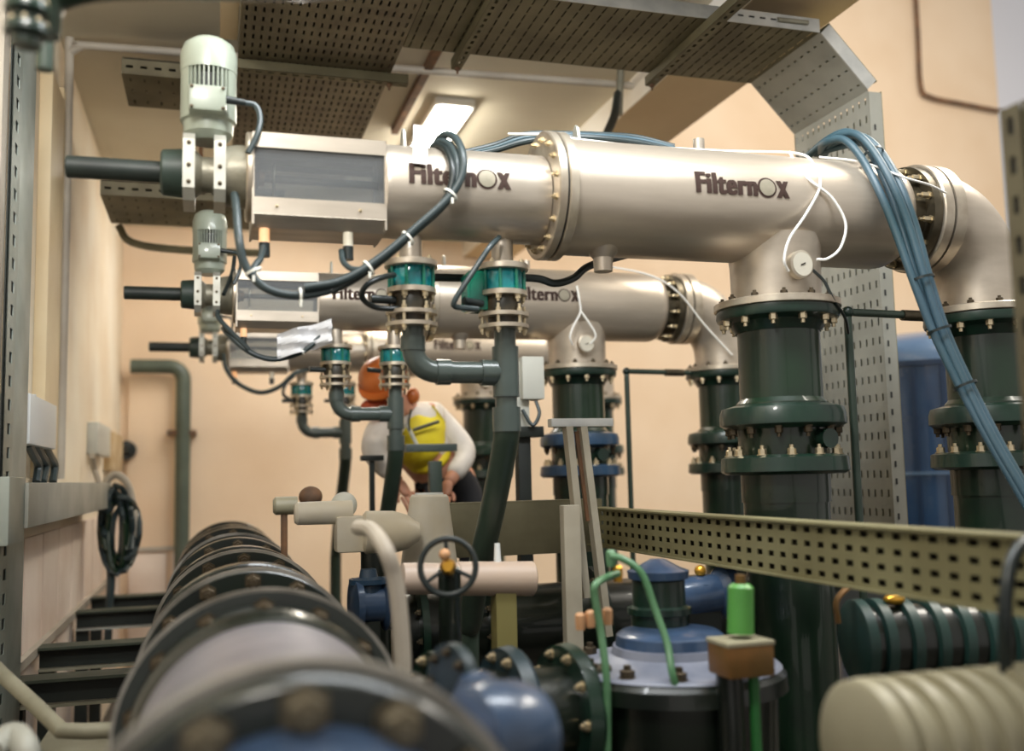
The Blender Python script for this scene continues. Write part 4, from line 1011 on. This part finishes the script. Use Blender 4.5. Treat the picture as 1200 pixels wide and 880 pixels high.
def header(y, z, x0, x1, r, fx, lab):
    R = thing('header_pipe', ((x0+x1)/2, y, .02), lab, 'pipe')
    MB().cyl((x0, y, z), (x1, y, z), r, n=36).build('shell', 'pipe_black', R)
    for x in fx:
        f = MB().lathe((x, y, z), (1, 0, 0), [(0, r+.02), (.004, r+.055), (.03, r+.055), (.034, r+.02)], 36).build('flange', 'flange_green', R)
        bolts(f, (x, y, z), (-1, 0, 0), r+.035, 12, .011, 'bolt_grey')
    for x in (x0+.1, x1-.15): MB().box((x, y-.06, .02), (x+.08, y+.06, z-r+.01)).build('saddle', 'beam_black', R)
    return R
header(3.74, 1.02, .66, 3.4, .16, (.72, .98, 1.03, 1.42, 2.15, 2.2), 'long dark header pipe crossing behind the slanting trestle legs')
# round diaphragm control valve
R = thing('control_valve', (1.11, 2.32, .02), 'large round dark green control valve with pale blue bolted cover', 'valve')
cx, cy = 1.12, 2.36; zc = 1.115
b = MB().lathe((cx, cy, zc), (0, 0, -1), [(0, .27), (.015, .285), (.05, .288), (.055, .262), (.30, .255), (.42, .20), (.5, .16), (1.08, .15)], 64).build('body', 'pipe_black', R)
f = MB().lathe((cx, cy, zc), (0, 0, 1), [(0, .275), (.006, .268), (.008, .20), (.03, .15), (.05, .145)], 64).build('cover', 'disc_bluewhite', R)
bolts(f, (cx, cy, zc+.004), (0, 0, 1), .235, 12, .018, 'bolt_dark', .3)
MB().lathe((cx, cy, zc+.035), (0, 0, 1), [(0, .135), (.01, .14), (.04, .135), (.05, .12)], 48).build('raised_ring', 'valve_blue', R)
MB().lathe((cx+.02, cy+.1, zc+.08), (0, 0, 1), [(0, .075), (.03, .075), (.034, .085), (.05, .085), (.055, .07), (.12, .07), (.13, .06)], 28).build('bonnet', 'flange_green', R)
MB().lathe((cx+.02, cy+.1, zc+.205), (0, 0, 1), [(0, .08), (.02, .082), (.028, .06), (.05, .02)], 28).build('bonnet_cap', 'valve_blue', R)
# pilot tubing belongs to the valve
Yg = 2.2
MB().tube([AY(712, 880, Yg-.02), AY(711, 800, Yg-.02), AY(704, 740, Yg), AY(697, 700, Yg), AY(698, 685, Yg), AY(712, 676, Yg+.04), AY(724, 672, Yg+.06)], .009, 10).build('pilot_tube', 'tube_green', R)
MB().tube([AY(716, 652, Yg+.05), AY(730, 655, Yg+.03), AY(752, 672, Yg), AY(768, 715, Yg-.02), AY(782, 755, Yg-.05), AY(788, 790, Yg-.08), AY(798, 812, Yg-.08), AY(830, 814, Yg-.08), AY(870, 808, Yg-.08)], .0085, 10).build('pilot_tube', 'tube_green', R)
MB().tube([AY(828, 815, Yg-.08), AY(827, 850, Yg-.08), AY(828, 890, Yg-.08)], .009, 10).build('pilot_tube', 'tube_green_dark', R)
for (px, py, m_) in ((724, 672, 'brass'), (716, 654, 'tube_green'), (692, 725, 'orange_part'), (712, 722, 'orange_part'), (680, 728, 'orange_part')):
    p = AY(px, py, Yg+.07); MB().lathe(p-V((0, 0, .02)), (0, 0, 1), [(0, .011), (.016, .013), (.034, .013), (.04, .008)], 8).build('fitting', m_, R)
# green solenoid on copper block
R = thing('green_solenoid', AY(868, 795, 2.05), 'bright green solenoid coil standing on a copper coloured block', 'solenoid')
Yg = 2.05
a = AY(868, 742, Yg); b = AY(868, 684, Yg)
MB().lathe(a, b-a, [(0, .03), ((b-a).length-.008, .029), ((b-a).length, .02)], 20).build('coil', 'solenoid_green', R)
MB().cyl(b, b+V((0, 0, .02)), .012, n=10).build('top_nut', 'copper', R)
a = AY(868, 770, Yg); MB().box(a-V((.058, .05, .038)), a+V((.058, .05, .034)), bev=.008).build('valve_block', 'copper', R)
MB().box(a-V((.060, .052, -.030)), a+V((.060, .052, .042)), bev=.005).build('cover_plate', 'cream_motor', R)
MB().cyl((a.x+.03, a.y, .02), (a.x+.03, a.y, a.z-.02), .012, n=12).build('drain_tube', 'tube_green_dark', R)
MB().cyl((a.x-.02, a.y+.02, .02), (a.x-.02, a.y+.02, a.z-.02), .03, n=12).build('post', 'pipe_black', R)
# blue valve cluster behind
R = thing('blue_pilot_valve', (1.25, 2.75, .02), 'blue pilot valve with brass cap under the perforated tray', 'valve')
c = AY(820, 700, 2.62)
MB().lathe(c-V((.13, 0, 0)), V((1, 0, .05)), [(0, .04), (.01, .07), (.04, .07), (.05, .05), (.10, .055), (.18, .055), (.2, .075), (.23, .075), (.24, .05)], 28).build('body', 'valve_blue', R)
MB().lathe(c, V((0, 0, 1)), [(0, .05), (.04, .045), (.05, .02), (.06, .018)], 20).build('bonnet', 'flange_blue', R)
MB().ball(c+V((.005, 0, .075)), .017).build('brass_cap', 'brass', R)
MB().box((c.x-.05, c.y-.03, .02), (c.x+.05, c.y+.03, c.z-.03)).build('foot', 'beam_black', R)

# ribbed green pump motor and big cream motor, lower right
def ribbed(name, a, b, r, n, m, m2, lab, cap, zf, nose=True):
    a = V(a); b = V(b); L = (b-a).length; d = (b-a)/L
    R = thing(name, ((a.x+b.x)/2, (a.y+b.y)/2, .02), lab, 'motor')
    MB().lathe(a, d, [(0, r*.86), (L, r*.86)], 40).build('stator', m2, R)
    p = r*1.0
    for k in range(n):
        t = L*(k+.6)/n
        MB().lathe(a+d*t, d, [(0, r*.86), (.004, r), (L/n*.42, r), (L/n*.5, r*.86)], 44).build('cooling_rib', m, R)
    MB().lathe(a-d*.01, d, [(0, r*.90), (.006, r*.98), (.03, r*1.0), (.032, r*.9)], 44).build('end_cover', cap, R)
    MB().box((a.lerp(b, .5).x-.08, a.lerp(b, .5).y-.08, .02), (a.lerp(b, .5).x+.08, a.lerp(b, .5).y+.08, a.z-r*.8)).build('foot', 'beam_black', R)
    return R
a = AY(1003, 752, 2.25); b = a+V((.52, -.12, 0))
R = ribbed('green_pump_motor', a, b, .108, 8, 'ribbed_green', 'pipe_black', 'dark teal ribbed pump motor below the perforated tray at right', 'ribbed_green', 0)
MB().ball(AY(1048, 702, 2.2), (.03, .02, .015)).build('brass_cap', 'brass', R)
MB().tube([AY(982, 730, 2.2), AY(980, 705, 2.2), AY(992, 690, 2.22), AY(1000, 685, 2.25)], .008, 8).build('copper_tube', 'copper', R)
a = AY(1015, 878, 1.42); a = V((1.06, 1.38, a.z)); b = a+V((.62, -.06, .012))
c0 = AY(1012, 884, 1.42)
R = ribbed('cream_pump_motor', V((c0.x, 1.42, c0.z)), V((c0.x+.55, 1.42, c0.z)), .118, 11, 'cream_motor', 'cream_motor', 'large cream ribbed motor in the bottom right corner', 'cream_motor', 0)
cab('black_hose', [AY(1215, 625, 1.45), AY(1192, 645, 1.42), AY(1181, 680, 1.4), AY(1178, 730, 1.4), AY(1180, 790, 1.42)], .012, 'cable_black', 'thick black hose curving over the tray at the right edge', n=12)
# slotted post right edge
R = thing('slotted_post', (1.37, 1.40, .02), 'dark slotted steel post standing at the right edge of the frame', 'post')
x = 1.35
MB().perf((x, 1.395, .3), (0, -1, 0), (0, 0, 1), 1, 27, .045, .0715, .013, .032, .003).build('slotted_plate', 'tray_galv', R)
MB().box((x, 1.395, .02), (x+.045, 1.398, 2.235)).build('side_plate', 'tray_olive', R)
MB().box((x+.005, 1.350, .02), (x+.045, 1.353, 2.235)).build('side_plate', 'tray_olive', R)
MB().box((x+.004, 1.353, .02), (x+.006, 1.395, 2.22)).build('back_plate', 'vent_dark', R)

# ================================================================== WORKER AND PLATFORM
R = thing('work_platform', (1.15, 5.4, .02), 'steel grating platform under the worker', 'platform')
MB().perf((.45, 5.08, .70), (1, 0, 0), (0, 1, 0), 20, 13, .06, .06, .045, .045, .02).build('grating', 'grating', R)
for x in (.48, 1.6):
    for y in (5.1, 5.78): MB().box((x, y, .02), (x+.05, y+.05, .70)).build('leg', 'beam_black', R)

W = thing('person', (1.08, 5.15, .72), 'worker in yellow vest and orange hard hat bending forward behind the grey pipes', 'person')
def skin_obj(name, J, E_, m, parent, sub=2, root=0):
    off = V(parent.location)
    me = bpy.data.meshes.new(name)
    me.from_pydata([tuple(V(j[0])-off) for j in J], E_, [])
    o = bpy.data.objects.new(name, me); col.objects.link(o); o.parent = parent
    sk = o.modifiers.new('skin', 'SKIN'); sk.use_smooth_shade = True
    for i, j in enumerate(J):
        r = j[1]; me.skin_vertices[0].data[i].radius = (r, r) if not hasattr(r, '__len__') else r
        me.skin_vertices[0].data[i].use_root = (i == root)
    s = o.modifiers.new('sub', 'SUBSURF'); s.levels = sub; s.render_levels = sub
    dg = bpy.context.evaluated_depsgraph_get()
    me2 = bpy.data.meshes.new_from_object(o.evaluated_get(dg)); me2.materials.clear(); me2.materials.append(MATS[m])
    o.modifiers.clear(); o.data = me2
    me2.polygons.foreach_set('use_smooth', [True]*len(me2.polygons))
    return o
Yw = 5.0
hip = AY(530, 575, 5.25); waist = AY(510, 545, 5.15); chest = AY(487, 508, 5.05); neckb = AY(476, 484, 4.98); neck = AY(468, 474, 4.95)
shR = AY(512, 487, 5.08); elR = AY(550, 530, 5.02); wrR = AY(524, 568, 4.9)
shL = AY(445, 500, 5.0); elL = AY(436, 530, 4.92); wrL = AY(470, 568, 4.86)
kn = V((hip.x+.10, hip.y-.05, 1.12)); kn2 = V((hip.x-.18, hip.y-.12, 1.12))
ft = V((hip.x+.12, 5.42, .78)); ft2 = V((hip.x-.2, 5.35, .78))
hL = hip+V((-.10, 0, 0)); hR = hip+V((.09, 0, 0))
# body (one surface): pelvis, torso, neck, arms, legs
J = [(hip, (.13, .11)), (waist, (.135, .11)), (chest, (.155, .12)), (neckb, .075), (neck, .052), (neck+V((-.02, -.03, .06)), .05),
     (shR, .068), (elR, .048), (wrR, .033), (shL, .068), (elL, .05), (wrL, .033),
     (hR, .09), (kn, .065), (ft, .045), (ft+V((0, -.17, -.03)), .035),
     (hL, .09), (kn2, .065), (ft2, .045), (ft2+V((0, -.17, -.03)), .035)]
Eg = [(0, 1), (1, 2), (2, 3), (3, 4), (4, 5), (2, 6), (6, 7), (7, 8), (2, 9), (9, 10), (10, 11), (0, 12), (12, 13), (13, 14), (14, 15), (0, 16), (16, 17), (17, 18), (18, 19)]
skin_obj('body', J, Eg, 'skin', W)
# shirt sleeves + shirt
J = [(waist, (.142, .118)), (chest, (.165, .13)), (neckb, .085), (shR, .082), (shR.lerp(elR, .5), .07), (elR, .064), (elR.lerp(wrR, .8), .05),
     (shL, .085), (shL.lerp(elL, .5), .075), (elL, .068), (elL.lerp(wrL, .75), .05)]
skin_obj('shirt', J, [(0, 1), (1, 2), (1, 3), (3, 4), (4, 5), (5, 6), (1, 7), (7, 8), (8, 9), (9, 10)], 'shirt_white', W)
J = [(hip, (.15, .13)), (hip.lerp(waist, .9), (.150, .130)), (hR, .11), (kn, .082), (ft+V((0, 0, .05)), .06), (hL, .11), (kn2, .082), (ft2+V((0, 0, .05)), .06)]
skin_obj('trousers', J, [(0, 1), (0, 2), (2, 3), (3, 4), (0, 5), (5, 6), (6, 7)], 'trousers_black', W)
for f_ in (ft, ft2): MB().ball(f_+V((0, -.08, -.02)), (.05, .14, .045)).build('shoe', 'hair_dark', W)
# vest
J = [(waist+V((0, -.005, .0)), (.140, .125)), (waist.lerp(chest, .4), (.160, .138)), (chest, (.182, .15)), (neckb.lerp(chest, .25), (.12, .10)), (shR.lerp(chest, .30), .105), (shL.lerp(chest, .35), .10)]
skin_obj('vest', J, [(0, 1), (1, 2), (2, 3), (2, 4), (2, 5)], 'vest_yellow', W)
t = (chest-waist).normalized()
def band(c, ax, r, w_, m):
    MB().lathe(c-ax*w_/2, ax, [(0, r-.004), (0, r), (w_, r), (w_, r-.004)], 28, False).build('vest_band', m, W)
pB = chest.lerp(waist, .15); c0_ = pB+V((.0, -.135, 0))
b_ = MB(); a1 = AY(484, 504, 4.86); a2 = AY(514, 494, 4.88); b_.tube([a1, a1.lerp(a2, .5)+V((0, -.012, 0)), a2], .009, 8); b_.build('vest_band', 'vest_band', W)
b_ = MB(); a1 = AY(476, 496, 4.86); a2 = AY(490, 524, 4.85); b_.tube([a1, a2], .010, 8, smooth=False); b_.build('vest_band', 'vest_silver', W)
b_ = MB(); a1 = AY(482, 480, 4.88); a2 = AY(480, 505, 4.85); b_.tube([a1, a1.lerp(a2, .5)+V((-.01, -.01, 0)), a2], .006, 8); b_.build('vest_band', 'vest_band', W)
# head, tipped forward and to the left
hc = AY(451, 452, 4.93)
tilt = Euler((math.radians(38), math.radians(-18), math.radians(-12))).to_matrix()
hd = MB()
nu, nvv = 28, 20; vs2 = []; fs2 = []
for i in range(nvv+1):
    th = PI*i/nvv
    for k in range(nu):
        a_ = 2*PI*k/nu; x_ = math.sin(th)*math.cos(a_); y_ = math.sin(th)*math.sin(a_); z_ = math.cos(th)
        p = V((x_*.078, y_*.098, z_*.118))
        if z_ < 0: p.x *= 1+.28*z_; p.y = p.y*(1+.14*z_)-.012*abs(z_)
        if y_ < 0:
            g = math.exp(-((x_*.078)/.014)**2-((z_*.118+.015)/.024)**2); p.y -= .024*g      # nose
            for sx in (-1, 1): g = math.exp(-((x_*.078-sx*.03)/.016)**2-((z_*.118-.012)/.014)**2); p.y += .010*g
            g = math.exp(-((x_*.078)/.026)**2-((z_*.118+.058)/.01)**2); p.y -= .006*g
        vs2.append(hc+tilt @ p)
for i in range(nvv):
    for k in range(nu):
        k2 = (k+1) % nu; fs2.append((i*nu+k, (i+1)*nu+k, (i+1)*nu+k2, i*nu+k2))
hd.add(vs2, fs2); H = hd.build('head', 'skin', W, sharp=80)
for sx in (-1, 1):
    MB().ball(hc+tilt @ V((sx*.03, -.086, .012)), .009, 10, 8).build('eye', 'eye_dark', H)
    MB().ball(hc+tilt @ V((sx*.08, .005, -.005)), (.010, .02, .032), 12, 8, rot=tilt).build('ear', 'skin', H)
MB().ball(hc+tilt @ V((0, -.094, -.058)), (.022, .008, .006), 12, 8, rot=tilt).build('mouth', 'lip', H)
MB().ball(hc+tilt @ V((0, .022, .012)), (.085, .092, .108), 20, 12, rot=tilt).build('hair', 'hair_dark', H)
# hard hat
hb = MB(); up = tilt @ V((0, 0, 1)); hcc = hc+tilt @ V((0, 0, .035))
hb.lathe(hcc, up, [(0, .118), (.03, .119), (.06, .110), (.09, .085), (.107, .05), (.113, .015)], 32); hb.build('hard_hat', 'helmet_orange', W)
b_ = MB(); poly = []
for k in range(32):
    a_ = 2*PI*k/32; rr = .128+.05*max(0, -math.sin(a_))**1.5; poly.append((rr*math.cos(a_), rr*math.sin(a_)))
b_.prism(poly, hcc, tilt @ V((1, 0, 0)), tilt @ V((0, 1, 0)), .007); b_.build('hat_brim', 'helmet_orange', W)
b_ = MB(); b_.tube([hcc+tilt @ V((-.10, .0, 0)), hc+tilt @ V((-.085, -.03, -.05)), hc+tilt @ V((-.03, -.075, -.12)), hc+tilt @ V((.03, -.075, -.12)), hc+tilt @ V((.085, -.03, -.05)), hcc+tilt @ V((.10, .0, 0))], .006, 8)
b_.build('chin_strap', 'cable_black', W)
a = AY(440, 478, 4.9); MB().ball(a, (.075, .06, .05)).build('neck_scarf', 'scarf_orange', W)
a = AY(484, 464, 4.93); MB().ball(a, (.034, .03, .042)).build('ear_muff', 'helmet_orange', W)
# hands
def hand(wr, d, side, bend):
    d = V(d).normalized(); s = d.cross(V((0, -1, .2))).normalized()*side; n = s.cross(d)
    MB().ball(wr+d*.05, (.001, .001, .001))
    J = [(wr-d*.03, .03), (wr+d*.02, (.036, .022)), (wr+d*.075, (.042, .02))]
    E_ = [(0, 1), (1, 2)]
    skin_obj('palm', J, E_, 'skin', W, 2)
    for q, L_ in enumerate((.066, .075, .07, .055)):
        b0 = wr+d*.075+s*(-.03+.02*q); d1 = (d+n*bend*.5).normalized(); d2 = (d+n*bend*1.5).normalized()
        skin_obj('finger', [(b0-d*.02, .010), (b0+d1*L_*.45, .0095), (b0+d1*L_*.45+d2*L_*.35, .0085), (b0+d1*L_*.45+d2*L_*.6+n*bend*.012, .007)], [(0, 1), (1, 2), (2, 3)], 'skin', W, 1)
    b0 = wr+d*.03-s*.03
    skin_obj('thumb', [(b0, .012), (b0-s*.02+d*.02, .011), (b0-s*.025+d*.05+n*.01*bend, .009)], [(0, 1), (1, 2)], 'skin', W, 1)
hand(wrR, V((-.35, -.4, -.8)), 1, .5)
hand(wrL, V((.35, -.4, -.7)), -1, .5)
